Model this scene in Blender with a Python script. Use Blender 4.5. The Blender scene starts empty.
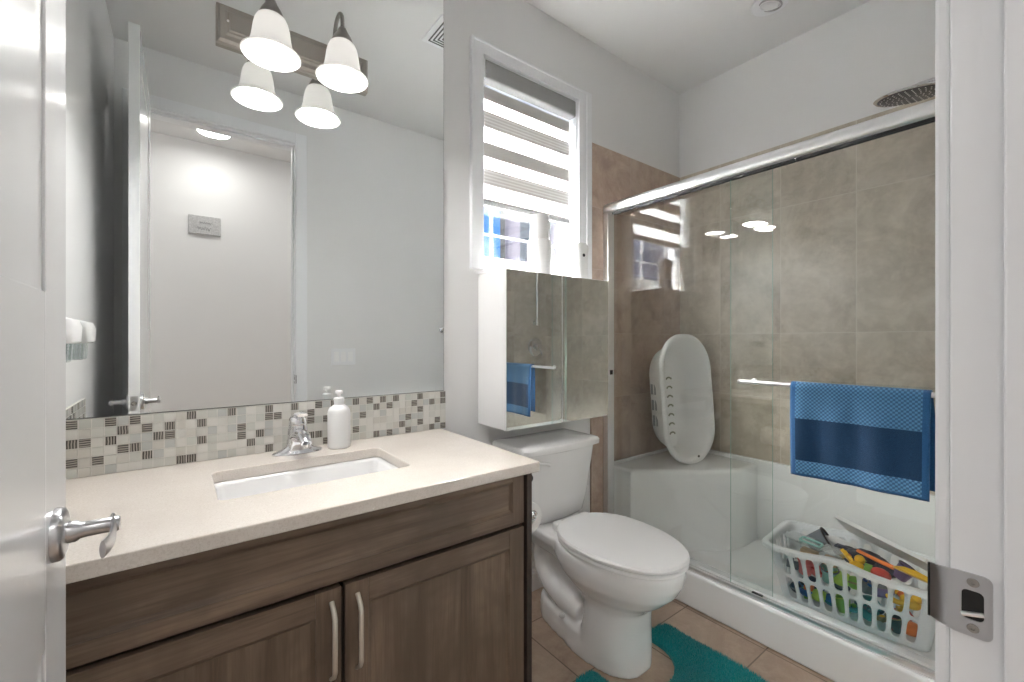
import bpy, bmesh, math, random
from mathutils import Vector, Matrix
random.seed(7)
PI = math.pi
SC = bpy.context.scene
COL = SC.collection

# ------------------------------------------------------------------ camera
cam_d = bpy.data.cameras.new('camera')
cam = bpy.data.objects.new('camera', cam_d); COL.objects.link(cam)
cam.location = (0, 0, 1.166)
cam.rotation_euler = (PI/2, 0, -math.radians(37.27))
cam_d.sensor_width = 36; cam_d.lens = 436/1024*36; cam_d.clip_start = .01; cam_d.clip_end = 200
SC.camera = cam

# ------------------------------------------------------------------ exposure
SC.view_settings.view_transform = 'Standard'
SC.view_settings.look = 'None'
SC.view_settings.gamma = 1
SC.view_settings.use_curve_mapping = False
SC.view_settings.exposure = 2.22
try:
    SC.cycles.use_denoising = True
    SC.cycles.max_bounces = 16
    SC.cycles.diffuse_bounces = 8
    SC.cycles.glossy_bounces = 8
    SC.cycles.transparent_max_bounces = 24
    SC.cycles.transmission_bounces = 8
    SC.cycles.sample_clamp_indirect = 6
    SC.cycles.blur_glossy = 0.5
except Exception:
    pass

# ------------------------------------------------------------------ world: blue daylight sky with light cloud
world = bpy.data.worlds.new('sky'); SC.world = world
world.use_nodes = True
nt = world.node_tree; nt.nodes.clear()
wo = nt.nodes.new('ShaderNodeOutputWorld'); bg = nt.nodes.new('ShaderNodeBackground')
tc = nt.nodes.new('ShaderNodeTexCoord'); sep = nt.nodes.new('ShaderNodeSeparateXYZ')
rmp = nt.nodes.new('ShaderNodeValToRGB'); noi = nt.nodes.new('ShaderNodeTexNoise')
mixc = nt.nodes.new('ShaderNodeMixRGB'); r2 = nt.nodes.new('ShaderNodeValToRGB')
nt.links.new(tc.outputs['Generated'], sep.inputs[0])
nt.links.new(sep.outputs[2], rmp.inputs[0])
rmp.color_ramp.elements[0].position = 0.0; rmp.color_ramp.elements[0].color = (.07, .15, .30, 1)
rmp.color_ramp.elements[1].position = 0.40; rmp.color_ramp.elements[1].color = (.03, .09, .26, 1)
dk = nt.nodes.new('ShaderNodeValToRGB')            # added bright sky area above the view, to light the room
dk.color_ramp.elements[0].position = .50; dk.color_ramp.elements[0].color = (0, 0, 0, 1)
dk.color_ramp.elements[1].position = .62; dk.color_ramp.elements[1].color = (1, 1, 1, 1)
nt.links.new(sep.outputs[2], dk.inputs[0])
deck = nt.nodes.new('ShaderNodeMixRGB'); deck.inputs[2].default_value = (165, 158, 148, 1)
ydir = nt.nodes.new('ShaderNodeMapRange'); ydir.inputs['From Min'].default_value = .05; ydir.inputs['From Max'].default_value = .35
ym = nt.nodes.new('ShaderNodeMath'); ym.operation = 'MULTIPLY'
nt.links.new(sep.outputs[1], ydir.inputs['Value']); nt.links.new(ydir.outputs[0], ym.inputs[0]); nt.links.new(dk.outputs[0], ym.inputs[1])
nt.links.new(ym.outputs[0], deck.inputs[0])     # the added bright area is kept to the window side
noi.inputs['Scale'].default_value = 6; noi.inputs['Detail'].default_value = 6
nt.links.new(tc.outputs['Generated'], noi.inputs['Vector'])
nt.links.new(noi.outputs[0], r2.inputs[0])
r2.color_ramp.elements[0].position = .52; r2.color_ramp.elements[0].color = (0, 0, 0, 1)
r2.color_ramp.elements[1].position = .72; r2.color_ramp.elements[1].color = (.8, .8, .8, 1)
nt.links.new(r2.outputs[0], mixc.inputs[0]); nt.links.new(rmp.outputs[0], mixc.inputs[1])
mixc.inputs[2].default_value = (.26, .28, .32, 1)
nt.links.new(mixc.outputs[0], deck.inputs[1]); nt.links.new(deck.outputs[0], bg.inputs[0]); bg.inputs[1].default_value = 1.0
nt.links.new(bg.outputs[0], wo.inputs[0])

# ------------------------------------------------------------------ sun (outside, lighting the window)
sun_d = bpy.data.lights.new('sun', 'SUN'); sun_d.energy = 2.0; sun_d.angle = math.radians(1.5)
sun_d.color = (1, .96, .9)
sun = bpy.data.objects.new('sun', sun_d); COL.objects.link(sun)
sun.rotation_euler = Vector((.42, .55, -.72)).to_track_quat('-Z', 'Y').to_euler()
sun.location = (-2, -6, 8)
# daylight portal filling the window opening, so that sky light is sampled well
pd = bpy.data.lights.new('window portal', 'AREA'); pd.shape = 'RECTANGLE'; pd.size = .56; pd.size_y = .85
pd.cycles.is_portal = True
po = bpy.data.objects.new('window_portal', pd); COL.objects.link(po); po.location = (1.322, 1.70, 1.956); po.rotation_euler = (-PI/2, 0, 0)

# ================================================================== materials
def new_mat(name):
    m = bpy.data.materials.new(name); m.use_nodes = True
    n = m.node_tree; b = n.nodes['Principled BSDF']
    return m, n, b
def P(name, col, rough=.5, metal=0, spec=.5, coat=0, emis=None, estr=0, trans=0, ior=None, sheen=0, alpha=1):
    m, n, b = new_mat(name)
    b.inputs['Base Color'].default_value = (*col, 1)
    b.inputs['Roughness'].default_value = rough
    b.inputs['Metallic'].default_value = metal
    b.inputs['Specular IOR Level'].default_value = spec
    b.inputs['Coat Weight'].default_value = coat
    if coat: b.inputs['Coat Roughness'].default_value = .08
    if emis: b.inputs['Emission Color'].default_value = (*emis, 1); b.inputs['Emission Strength'].default_value = estr
    if trans: b.inputs['Transmission Weight'].default_value = trans
    if ior: b.inputs['IOR'].default_value = ior
    if sheen: b.inputs['Sheen Weight'].default_value = sheen
    return m
def coords(n, scale=(1, 1, 1), kind='Object', rot=(0, 0, 0)):
    t = n.nodes.new('ShaderNodeTexCoord'); mp = n.nodes.new('ShaderNodeMapping')
    mp.inputs['Scale'].default_value = scale; mp.inputs['Rotation'].default_value = rot
    n.links.new(t.outputs[kind], mp.inputs[0]); return mp.outputs[0]
def noise(n, vec, scale, detail=4, rough=.5, dist=0):
    t = n.nodes.new('ShaderNodeTexNoise'); t.inputs['Scale'].default_value = scale
    t.inputs['Detail'].default_value = detail; t.inputs['Roughness'].default_value = rough
    t.inputs['Distortion'].default_value = dist
    n.links.new(vec, t.inputs['Vector']); return t.outputs[0]
def ramp(n, fac, stops):
    r = n.nodes.new('ShaderNodeValToRGB'); e = r.color_ramp.elements
    while len(e) > 1: e.remove(e[-1])
    e[0].position = stops[0][0]; e[0].color = (*stops[0][1], 1)
    for p, c in stops[1:]:
        q = e.new(p); q.color = (*c, 1)
    n.links.new(fac, r.inputs[0]); return r.outputs[0]
def mth(n, op, a, b=None, c=None):
    m = n.nodes.new('ShaderNodeMath'); m.operation = op
    for i, v in enumerate((a, b, c)):
        if v is None: continue
        if isinstance(v, (int, float)): m.inputs[i].default_value = v
        else: n.links.new(v, m.inputs[i])
    return m.outputs[0]
def mixrgb(n, f, a, b, mode='MIX'):
    m = n.nodes.new('ShaderNodeMixRGB'); m.blend_type = mode
    for i, v in enumerate((f, a, b)):
        if isinstance(v, (int, float)): m.inputs[i].default_value = v
        elif isinstance(v, tuple): m.inputs[i].default_value = (*v, 1)
        else: n.links.new(v, m.inputs[i])
    return m.outputs[0]
def bump(n, b, h, strength=.2, dist=.001):
    x = n.nodes.new('ShaderNodeBump'); x.inputs['Strength'].default_value = strength
    x.inputs['Distance'].default_value = dist
    n.links.new(h, x.inputs['Height']); n.links.new(x.outputs[0], b.inputs['Normal'])

def paint(name, col, rough=.6, bs=.12, var=.02):
    m, n, b = new_mat(name)
    v = coords(n)
    c = ramp(n, noise(n, v, 1.3, 2), [(.3, tuple(k*(1-var) for k in col)), (.7, tuple(min(1, k*(1+var)) for k in col))])
    n.links.new(c, b.inputs['Base Color']); b.inputs['Roughness'].default_value = rough
    b.inputs['Specular IOR Level'].default_value = .3
    bump(n, b, noise(n, v, 320, 3), bs, .0006)
    return m
def wood(name, axis, base=(.205, .143, .100), dark=(.062, .041, .029)):
    m, n, b = new_mat(name)
    s = [15, 15, 15]; s[axis] = 1.1
    v = coords(n, tuple(s))
    g = noise(n, v, 1.6, 8, .62, .5)
    s2 = [150, 150, 150]; s2[axis] = 5
    g2 = noise(n, coords(n, tuple(s2)), 1.5, 3, .6)
    big = noise(n, coords(n, (3, 3, 3)), 1.7, 3, .6, .4)
    c = ramp(n, g, [(.28, dark), (.45, tuple(.6*a+.4*d for a, d in zip(base, dark))), (.58, base), (.8, tuple(k*1.25 for k in base))])
    c = mixrgb(n, ramp(n, g2, [(.35, (.3, .3, .3)), (.6, (0, 0, 0))]), c, dark)
    c = mixrgb(n, ramp(n, big, [(.38, (.75, .75, .75)), (.60, (0, 0, 0))]), c, tuple(k*.50 for k in base))
    n.links.new(c, b.inputs['Base Color']); b.inputs['Roughness'].default_value = .42
    b.inputs['Specular IOR Level'].default_value = .35
    bump(n, b, g, .12, .0006)
    return m
def stone_tile(name, ax_u, ax_v, u0, du, v0, dv, c1, c2, c3, grout, vlines=None, rough=.35, gw=.0025, gstr=.55):
    """large format stone look tile; ax_u/ax_v are object axes (object origin at the world origin)"""
    m, n, b = new_mat(name)
    t = n.nodes.new('ShaderNodeTexCoord'); sp = n.nodes.new('ShaderNodeSeparateXYZ')
    n.links.new(t.outputs['Object'], sp.inputs[0])
    def line(ax, o, d):
        q = mth(n, 'DIVIDE', mth(n, 'SUBTRACT', sp.outputs[ax], o), d)
        fr = mth(n, 'FRACT', q)
        dist = mth(n, 'MULTIPLY', mth(n, 'MINIMUM', fr, mth(n, 'SUBTRACT', 1, fr)), d)
        return mth(n, 'LESS_THAN', dist, gw/2), mth(n, 'FLOOR', q)
    lu, iu = line(ax_u, u0, du)
    if vlines is None:
        lv, iv = line(ax_v, v0, dv)
    else:
        lv = None; iv = None
        for z in vlines:
            a = mth(n, 'LESS_THAN', mth(n, 'ABSOLUTE', mth(n, 'SUBTRACT', sp.outputs[ax_v], z)), gw/2)
            k = mth(n, 'GREATER_THAN', sp.outputs[ax_v], z)
            lv = a if lv is None else mth(n, 'MAXIMUM', lv, a)
            iv = k if iv is None else mth(n, 'ADD', iv, k)
    g = mth(n, 'MAXIMUM', lu, lv)
    cb = n.nodes.new('ShaderNodeCombineXYZ'); n.links.new(iu, cb.inputs[0]); n.links.new(iv, cb.inputs[1])
    wn = n.nodes.new('ShaderNodeTexWhiteNoise'); n.links.new(cb.outputs[0], wn.inputs['Vector'])
    mp = n.nodes.new('ShaderNodeVectorMath'); mp.operation = 'ADD'
    sc = n.nodes.new('ShaderNodeVectorMath'); sc.operation = 'SCALE'; sc.inputs['Scale'].default_value = 9
    n.links.new(wn.outputs['Color'], sc.inputs[0]); n.links.new(t.outputs['Object'], mp.inputs[0]); n.links.new(sc.outputs[0], mp.inputs[1])
    n1 = noise(n, mp.outputs[0], 4.5, 9, .68, .8)
    n2 = noise(n, mp.outputs[0], 13, 8, .75)
    c = ramp(n, n1, [(.30, c1), (.5, c2), (.68, c3)])
    c = mixrgb(n, ramp(n, n2, [(.45, (0, 0, 0)), (.72, (.45, .45, .45))]), c, tuple(min(1, k*1.3) for k in c3))
    hs = n.nodes.new('ShaderNodeHueSaturation'); n.links.new(c, hs.inputs['Color'])
    n.links.new(mth(n, 'MULTIPLY_ADD', wn.outputs['Value'], .12, .94), hs.inputs['Value'])
    c = mixrgb(n, mth(n, 'MULTIPLY', g, gstr), hs.outputs[0], grout)
    n.links.new(c, b.inputs['Base Color'])
    b.inputs['Roughness'].default_value = rough
    bump(n, b, mth(n, 'SUBTRACT', 1, g), .25, .001)
    return m
def glassmat(name, tint, f0=.05, refl=(1, 1, 1)):
    m = bpy.data.materials.new(name); m.use_nodes = True; n = m.node_tree; n.nodes.clear()
    o = n.nodes.new('ShaderNodeOutputMaterial'); mx = n.nodes.new('ShaderNodeMixShader')
    tr = n.nodes.new('ShaderNodeBsdfTransparent'); gl = n.nodes.new('ShaderNodeBsdfGlossy')
    lw = n.nodes.new('ShaderNodeLayerWeight'); lw.inputs[0].default_value = .5
    tr.inputs[0].default_value = (*tint, 1); gl.inputs[0].default_value = (*refl, 1); gl.inputs['Roughness'].default_value = 0
    f = mth(n, 'MULTIPLY_ADD', mth(n, 'POWER', lw.outputs['Facing'], 4.0), .9, f0)
    n.links.new(f, mx.inputs[0]); n.links.new(tr.outputs[0], mx.inputs[1]); n.links.new(gl.outputs[0], mx.inputs[2])
    n.links.new(mx.outputs[0], o.inputs[0]); return m
def translucent(name, col, tfac, holes=0.0):
    m = bpy.data.materials.new(name); m.use_nodes = True; n = m.node_tree; n.nodes.clear()
    o = n.nodes.new('ShaderNodeOutputMaterial'); mx = n.nodes.new('ShaderNodeMixShader')
    d = n.nodes.new('ShaderNodeBsdfDiffuse'); tl = n.nodes.new('ShaderNodeBsdfTranslucent')
    d.inputs[0].default_value = (*col, 1); tl.inputs[0].default_value = (*col, 1); mx.inputs[0].default_value = tfac
    n.links.new(d.outputs[0], mx.inputs[1]); n.links.new(tl.outputs[0], mx.inputs[2])
    out = mx.outputs[0]
    if holes:
        m2 = n.nodes.new('ShaderNodeMixShader'); tr = n.nodes.new('ShaderNodeBsdfTransparent'); m2.inputs[0].default_value = holes
        n.links.new(out, m2.inputs[1]); n.links.new(tr.outputs[0], m2.inputs[2]); out = m2.outputs[0]
    n.links.new(out, o.inputs[0]); return m
def fabric_mat(name, col, col2, scale=900, rough=.9):
    m, n, b = new_mat(name)
    v = coords(n)
    nn = noise(n, v, scale, 2)
    n.links.new(ramp(n, nn, [(.35, col2), (.65, col)]), b.inputs['Base Color'])
    b.inputs['Roughness'].default_value = rough; b.inputs['Sheen Weight'].default_value = .3
    b.inputs['Specular IOR Level'].default_value = .1
    bump(n, b, nn, .6, .002)
    return m

M = {}
M['wall'] = paint('wall paint', (.75, .75, .75))
M['ceiling'] = paint('ceiling paint', (.74, .74, .74), .7)
M['hallwall'] = paint('hall paint', (.80, .80, .80))
M['trim'] = P('white trim paint', (.80, .81, .83), .35)
M['door'] = P('white door paint', (.78, .79, .80), .22, coat=.2)
M['porcelain'] = P('glazed porcelain', (.88, .88, .88), .08, coat=.5)
M['acrylic'] = P('white acrylic', (.87, .875, .88), .16, coat=.3)
M['plastic'] = P('white plastic', (.85, .85, .85), .3)
M['chrome'] = P('chrome', (.78, .78, .80), .10, 1)
M['satin'] = P('satin nickel', (.58, .58, .60), .28, 1)
M['alum'] = P('polished aluminium', (.90, .90, .91), .30, 1)
M['nickel'] = P('brushed nickel', (.36, .34, .32), .38, 1)
M['pewter'] = P('painted nickel backplate', (.40, .375, .34), .4, .6)
M['champagne'] = P('satin champagne metal', (.66, .61, .54), .38, .75)
M['dark'] = P('dark gap', (.012, .012, .012), .7)
M['rubber'] = P('black rubber', (.02, .02, .022), .5)
M['mirror'] = P('mirror silver', (.86, .875, .87), 0.0, 1)
M['mirroredge'] = P('mirror edge', (.12, .13, .12), .3)
M['woodH'] = wood('walnut stained wood, grain along x', 0)
M['woodV'] = wood('walnut stained wood, grain along z', 2)
M['woodY'] = wood('walnut stained wood, grain along y', 1, (.07, .05, .04), (.03, .02, .017))
M['glass'] = glassmat('shower glass', (.98, .99, .983), .05)
M['glassedge'] = P('green glass edge', (.30, .48, .42), .2)
M['winglass'] = glassmat('window glass', (.95, .97, .98), .03)
M['clear'] = glassmat('clear plastic', (.86, .89, .89), .10)
M['sheer'] = translucent('sheer blind band', (.93, .93, .93), .75, .12)
M['opaqueband'] = translucent('woven blind band', (.50, .485, .465), .035)
M['cassette'] = fabric_mat('grey woven cassette fabric', (.42, .42, .42), (.17, .17, .17), 420)
M['bulb'] = P('lit bulb', (1, 1, 1), .5, emis=(1, .97, .93), estr=.8)
M['shade'] = P('frosted glass shade', (.80, .79, .76), .35, emis=(1, .98, .94), estr=.05)
m = M['shade']; n = m.node_tree; b = n.nodes['Principled BSDF']; o_ = n.nodes['Material Output']
mx = n.nodes.new('ShaderNodeMixShader'); tl = n.nodes.new('ShaderNodeBsdfTranslucent'); tl.inputs[0].default_value = (.95, .94, .92, 1); mx.inputs[0].default_value = .10
n.links.new(b.outputs[0], mx.inputs[1]); n.links.new(tl.outputs[0], mx.inputs[2]); n.links.new(mx.outputs[0], o_.inputs[0])
M['shadein'] = P('lit inside of shade', (.85, .85, .85), .5, emis=(1, .98, .95), estr=.9)
M['dome'] = P('lit ceiling dome', (.9, .9, .9), .4, emis=(1, .98, .95), estr=1.0)
M['lens'] = P('unlit lamp lens', (.8, .8, .8), .25)
# counter: speckled quartz
m, n, b = new_mat('speckled cream quartz'); v = coords(n)
c = ramp(n, noise(n, v, 5, 4, .6), [(.3, (.66, .605, .55)), (.7, (.73, .68, .625))])
c = mixrgb(n, ramp(n, noise(n, v, 260, 4, .7), [(.40, (.5, .5, .5)), (.50, (0, 0, 0))]), c, (.56, .50, .44))
c = mixrgb(n, ramp(n, noise(n, v, 170, 4, .7), [(.60, (0, 0, 0)), (.72, (.7, .7, .7))]), c, (.85, .82, .78))
n.links.new(c, b.inputs['Base Color']); b.inputs['Roughness'].default_value = .16; M['quartz'] = m
# tiles
M['floor'] = stone_tile('beige floor tile', 0, 1, 1.43, .33, .73, .33, (.33, .235, .175), (.42, .315, .24), (.50, .39, .305), (.17, .125, .095), rough=.3, gw=.005, gstr=.9)
SH1, SH2, SH3 = (.37, .315, .25), (.49, .43, .355), (.60, .54, .465)
M['tileX'] = stone_tile('beige wall tile, window side', 0, 2, 1.713, .322, 1.207, .66, (.30, .215, .17), (.42, .315, .25), (.50, .40, .33), (.54, .46, .40), vlines=(.86, 1.207, 1.545, 1.87), gw=.003)
M['tileY'] = stone_tile('beige wall tile, long side', 1, 2, .651, .325, 1.207, .66, SH1, SH2, SH3, (.66, .62, .56), vlines=(.86, 1.207, 1.87), gw=.004)
M['tileX2'] = stone_tile('beige wall tile, valve side', 0, 2, 1.713, .322, 1.207, .66, SH1, SH2, SH3, (.50, .45, .39), vlines=(.86, 1.207, 1.545, 1.87), gw=.003)
# mosaic
for i, c in enumerate([(.62, .62, .58), (.56, .57, .53), (.68, .67, .63), (.50, .515, .50), (.59, .575, .53)]):
    M['mos%d' % i] = P('pale mosaic tile %d' % i, c, .22)
M['grout'] = P('pale grout', (.66, .65, .61), .8)
def striped(name, rot):
    m, n, b = new_mat(name)
    w = n.nodes.new('ShaderNodeTexWave'); w.inputs['Scale'].default_value = 55; w.inputs['Distortion'].default_value = 1.5
    w.inputs['Detail'].default_value = 2
    w.bands_direction = rot
    n.links.new(coords(n), w.inputs['Vector'])
    n.links.new(ramp(n, w.outputs[0], [(.2, (.060, .054, .048)), (.5, (.19, .175, .155)), (.85, (.40, .375, .335))]), b.inputs['Base Color'])
    b.inputs['Roughness'].default_value = .2; return m
M['mosdarkH'] = striped('dark striped mosaic tile', 'Z'); M['mosdarkV'] = striped('dark striped mosaic tile, upright', 'X')
# towel
def weave(name, ca, cb, s=88):
    m, n, b = new_mat(name)
    t = n.nodes.new('ShaderNodeTexCoord'); sp = n.nodes.new('ShaderNodeSeparateXYZ'); n.links.new(t.outputs['Object'], sp.inputs[0])
    a = mth(n, 'SINE', mth(n, 'MULTIPLY', sp.outputs[1], s*5.6))
    c_ = mth(n, 'SINE', mth(n, 'MULTIPLY', sp.outputs[2], s*5.6))
    q = mth(n, 'MULTIPLY_ADD', mth(n, 'MULTIPLY', a, c_), .5, .5)
    n.links.new(ramp(n, q, [(.42, cb), (.62, ca)]), b.inputs['Base Color'])
    b.inputs['Roughness'].default_value = .9; b.inputs['Sheen Weight'].default_value = .3
    bump(n, b, q, .5, .002); return m
M['towel_weave'] = weave('blue diamond weave towelling', (.058, .18, .33), (.016, .075, .165))
M['towel_navy'] = fabric_mat('navy towelling', (.006, .036, .092), (.003, .02, .058), 500)
M['towel_blue'] = fabric_mat('blue towel hem', (.02, .095, .23), (.014, .062, .155), 500)
M['towel_line'] = P('pale blue towel stripe', (.13, .25, .36), .9)
M['rug'] = fabric_mat('teal bath mat pile', (.018, .36, .38), (.008, .24, .26), 260)

# ================================================================== mesh helpers
def tag(o, label=None, cat=None, group=None, kind=None):
    if label: o['label'] = label
    if cat: o['category'] = cat
    if group: o['group'] = group
    if kind: o['kind'] = kind
    return o
def empty(name, loc=(0, 0, 0), rz=0, label=None, cat=None, group=None, kind=None):
    o = bpy.data.objects.new(name, None); COL.objects.link(o); o.location = loc; o.rotation_euler = (0, 0, rz)
    o.empty_display_size = .05
    return tag(o, label, cat, group, kind)
class MB:
    def __init__(s): s.bm = bmesh.new()
    def _merge(s, b, mi=0, sm=True):
        for f in b.faces: f.material_index = mi; f.smooth = sm
        me = bpy.data.meshes.new('tmp'); b.to_mesh(me); b.free(); s.bm.from_mesh(me); bpy.data.meshes.remove(me)
    def box(s, x0, x1, y0, y1, z0, z1, bev=0, seg=2, mi=0, mat=None):
        b = bmesh.new(); bmesh.ops.create_cube(b, size=1)
        for v in b.verts:
            v.co = Vector(((x0+x1)/2+v.co.x*(x1-x0), (y0+y1)/2+v.co.y*(y1-y0), (z0+z1)/2+v.co.z*(z1-z0)))
        if bev: bmesh.ops.bevel(b, geom=b.edges[:], offset=bev, segments=seg, profile=.5, affect='EDGES')
        if mat: bmesh.ops.transform(b, matrix=mat, verts=b.verts)
        s._merge(b, mi, False); return s
    def loft(s, rings, cap0=True, cap1=True, closed=True, mi=0, mat=None):
        b = bmesh.new(); R = [[b.verts.new(p) for p in r] for r in rings]
        k = len(R[0])
        for a, c in zip(R, R[1:]):
            for i in range(k if closed else k-1):
                j = (i+1) % k
                try: b.faces.new((a[i], a[j], c[j], c[i]))
                except ValueError: pass
        if cap0: b.faces.new(R[0][::-1])
        if cap1: b.faces.new(R[-1])
        bmesh.ops.recalc_face_normals(b, faces=b.faces)
        if mat: bmesh.ops.transform(b, matrix=mat, verts=b.verts)
        s._merge(b, mi); return s
    def lathe(s, prof, c=(0, 0, 0), seg=32, mi=0, mat=None, cap0=True, cap1=True):
        rings = [[(r*math.cos(2*PI*i/seg), r*math.sin(2*PI*i/seg), z) for i in range(seg)] for r, z in prof]
        mm = Matrix.Translation(c) @ (mat or Matrix())
        return s.loft(rings, cap0, cap1, mi=mi, mat=mm)
    def tube(s, pts, r, seg=12, mi=0, mat=None, caps=True, sx=1, sy=1):
        pts = [Vector(p) for p in pts]; rr = r if isinstance(r, (list, tuple)) else [r]*len(pts)
        rings = []; up = None
        for i, p in enumerate(pts):
            t = (pts[min(i+1, len(pts)-1)]-pts[max(i-1, 0)]).normalized()
            if up is None:
                up = Vector((0, 0, 1)) if abs(t.z) < .9 else Vector((1, 0, 0))
            a = t.cross(up).normalized(); bb = a.cross(t).normalized(); up = bb
            rings.append([p+a*(rr[i]*sx*math.cos(2*PI*k/seg))+bb*(rr[i]*sy*math.sin(2*PI*k/seg)) for k in range(seg)])
        return s.loft(rings, caps, caps, mi=mi, mat=mat)
    def prism(s, pts, z0, z1, bev=0, mi=0, mat=None, seg=3, top_only=True):
        b = bmesh.new(); lo = [b.verts.new((x, y, z0)) for x, y in pts]; hi = [b.verts.new((x, y, z1)) for x, y in pts]
        k = len(pts)
        for i in range(k): b.faces.new((lo[i], lo[(i+1) % k], hi[(i+1) % k], hi[i]))
        b.faces.new(lo[::-1]); b.faces.new(hi)
        bmesh.ops.recalc_face_normals(b, faces=b.faces)
        if bev:
            ed = [e for e in b.edges if all(abs(v.co.z-z1) < 1e-6 for v in e.verts)] if top_only else \
                 [e for e in b.edges if abs(e.verts[0].co.z-e.verts[1].co.z) < 1e-6]
            bmesh.ops.bevel(b, geom=ed, offset=bev, segments=seg, profile=.5, affect='EDGES')
        if mat: bmesh.ops.transform(b, matrix=mat, verts=b.verts)
        s._merge(b, mi); return s
    def ball(s, c, r, sx=1, sy=1, sz=1, mi=0, seg=20, mat=None):
        b = bmesh.new(); bmesh.ops.create_uvsphere(b, u_segments=seg, v_segments=seg//2, radius=r)
        for v in b.verts: v.co = Vector((v.co.x*sx, v.co.y*sy, v.co.z*sz))
        mm = Matrix.Translation(c) @ (mat or Matrix())
        bmesh.ops.transform(b, matrix=mm, verts=b.verts); s._merge(b, mi); return s
    def torus(s, c, R, r, seg=32, k=10, mi=0, mat=None):
        rings = []
        for i in range(seg+1):
            a = 2*PI*i/seg
            rings.append([((R+r*math.cos(2*PI*j/k))*math.cos(a), (R+r*math.cos(2*PI*j/k))*math.sin(a), r*math.sin(2*PI*j/k)) for j in range(k)])
        return s.loft(rings, False, False, mi=mi, mat=Matrix.Translation(c) @ (mat or Matrix()))
    def build(s, name, mats, parent=None, loc=(0, 0, 0), smooth=40, mods=None, label=None, cat=None, group=None, kind=None):
        me = bpy.data.meshes.new(name)
        bmesh.ops.remove_doubles(s.bm, verts=s.bm.verts, dist=1e-6)
        if loc != (0, 0, 0) and loc is not None:
            bmesh.ops.translate(s.bm, vec=-Vector(loc), verts=s.bm.verts)
        s.bm.to_mesh(me); s.bm.free()
        for mm in (mats if isinstance(mats, (list, tuple)) else [mats]): me.materials.append(mm)
        if smooth in (0, 'all'):
            for p in me.polygons: p.use_smooth = bool(smooth)
        o = bpy.data.objects.new(name, me); COL.objects.link(o); o.location = loc or (0, 0, 0)
        if parent is not None:
            o.parent = parent
            if parent.type != 'EMPTY' or True:
                pass
        if mods: mods(o)
        if smooth not in (0, 'all') and not any(q.type == 'REMESH' for q in o.modifiers) and any(p.use_smooth for p in me.polygons):
            es = o.modifiers.new('split sharp edges', 'EDGE_SPLIT'); es.use_edge_sharp = False; es.split_angle = math.radians(smooth)
        return tag(o, label, cat, group, kind)
# things placed with an Empty at location L use meshes written in the Empty's own frame
RX = lambda a: Matrix.Rotation(a, 4, 'X'); RY = lambda a: Matrix.Rotation(a, 4, 'Y'); RZ = lambda a: Matrix.Rotation(a, 4, 'Z')
T = Matrix.Translation
def superell(cx, cy, a, b, n=2.0, k=48, z=None):
    out = []
    for i in range(k):
        t = 2*PI*i/k; c, s_ = math.cos(t), math.sin(t)
        x = cx+a*math.copysign(abs(c)**(2/n), c); y = cy+b*math.copysign(abs(s_)**(2/n), s_)
        out.append((x, y) if z is None else (x, y, z))
    return out
def rrect(x0, x1, y0, y1, r, k=6):
    pts = []
    for cx, cy, a0 in ((x1-r, y1-r, 0), (x0+r, y1-r, 90), (x0+r, y0+r, 180), (x1-r, y0+r, 270)):
        for i in range(k+1):
            a = math.radians(a0+90*i/k); pts.append((cx+r*math.cos(a), cy+r*math.sin(a)))
    return pts
def bevmod(w, seg=2):
    def f(o):
        b = o.modifiers.new('bevel', 'BEVEL'); b.width = w; b.segments = seg; b.limit_method = 'ANGLE'; b.angle_limit = math.radians(50)
    return f
def remesh(vs, it=6, fac=.5):
    def f(o):
        r = o.modifiers.new('remesh', 'REMESH'); r.mode = 'VOXEL'; r.voxel_size = vs; r.use_smooth_shade = True
        s_ = o.modifiers.new('smooth', 'SMOOTH'); s_.factor = fac; s_.iterations = it
    return f
def setting(mb, name, mat, label, cat, **k):
    return mb.build(name, mat, smooth=0 if 'smooth' not in k else k.pop('smooth'), label=label, cat=cat, kind='structure', **k)

# ================================================================== dimensions
XL, XR = -.275, 2.54          # left wall, long shower wall
YW, YD = 1.57, .078           # window wall, door wall
ZC = 2.74
XJ, XH = .583, -.172          # right and left door jamb faces
DH = 2.42                     # door opening height
HY0, HY1 = -1.12, -.045       # hall
# ------------------------------------------------------------------ room shell
setting(MB().box(XL-.12, XR+.12, YD-.12, YW+.12, -.08, 0), 'floor', M['floor'], 'beige square floor tiles with dark grout', 'floor')
setting(MB().box(XL-.12, XR+.12, YD-.12, YW+.12, ZC, ZC+.1), 'ceiling', M['ceiling'], 'plain pale grey bathroom ceiling', 'ceiling')
WX0, WX1, WZ0, WZ1 = 1.033, 1.612, 1.52, 2.392
w = MB()
w.box(XL-.12, WX0, YW, YW+.14, 0, ZC); w.box(WX1, XR+.12, YW, YW+.14, 0, ZC)
w.box(WX0, WX1, YW, YW+.14, 0, WZ0); w.box(WX0, WX1, YW, YW+.14, WZ1, ZC)
setting(w, 'wall_back', M['wall'], 'pale grey wall with the window, behind the vanity and toilet', 'wall')
setting(MB().box(XL-.12, XL, YD-.12, YW, 0, ZC), 'wall_left', M['wall'], 'pale grey side wall behind the open door', 'wall')
setting(MB().box(XR, XR+.12, YD-.12, YW, 0, ZC), 'wall_right', M['wall'], 'pale grey wall above the long shower tiling', 'wall')
w = MB()
w.box(XL, XH-.02, YD-.123, YD, 0, ZC); w.box(XJ+.02, XR, YD-.123, YD, 0, ZC); w.box(XH-.02, XJ+.02, YD-.123, YD, DH+.02, ZC)
setting(w, 'wall_front', M['wall'], 'pale grey wall holding the doorway, seen in the mirror', 'wall')
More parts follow.
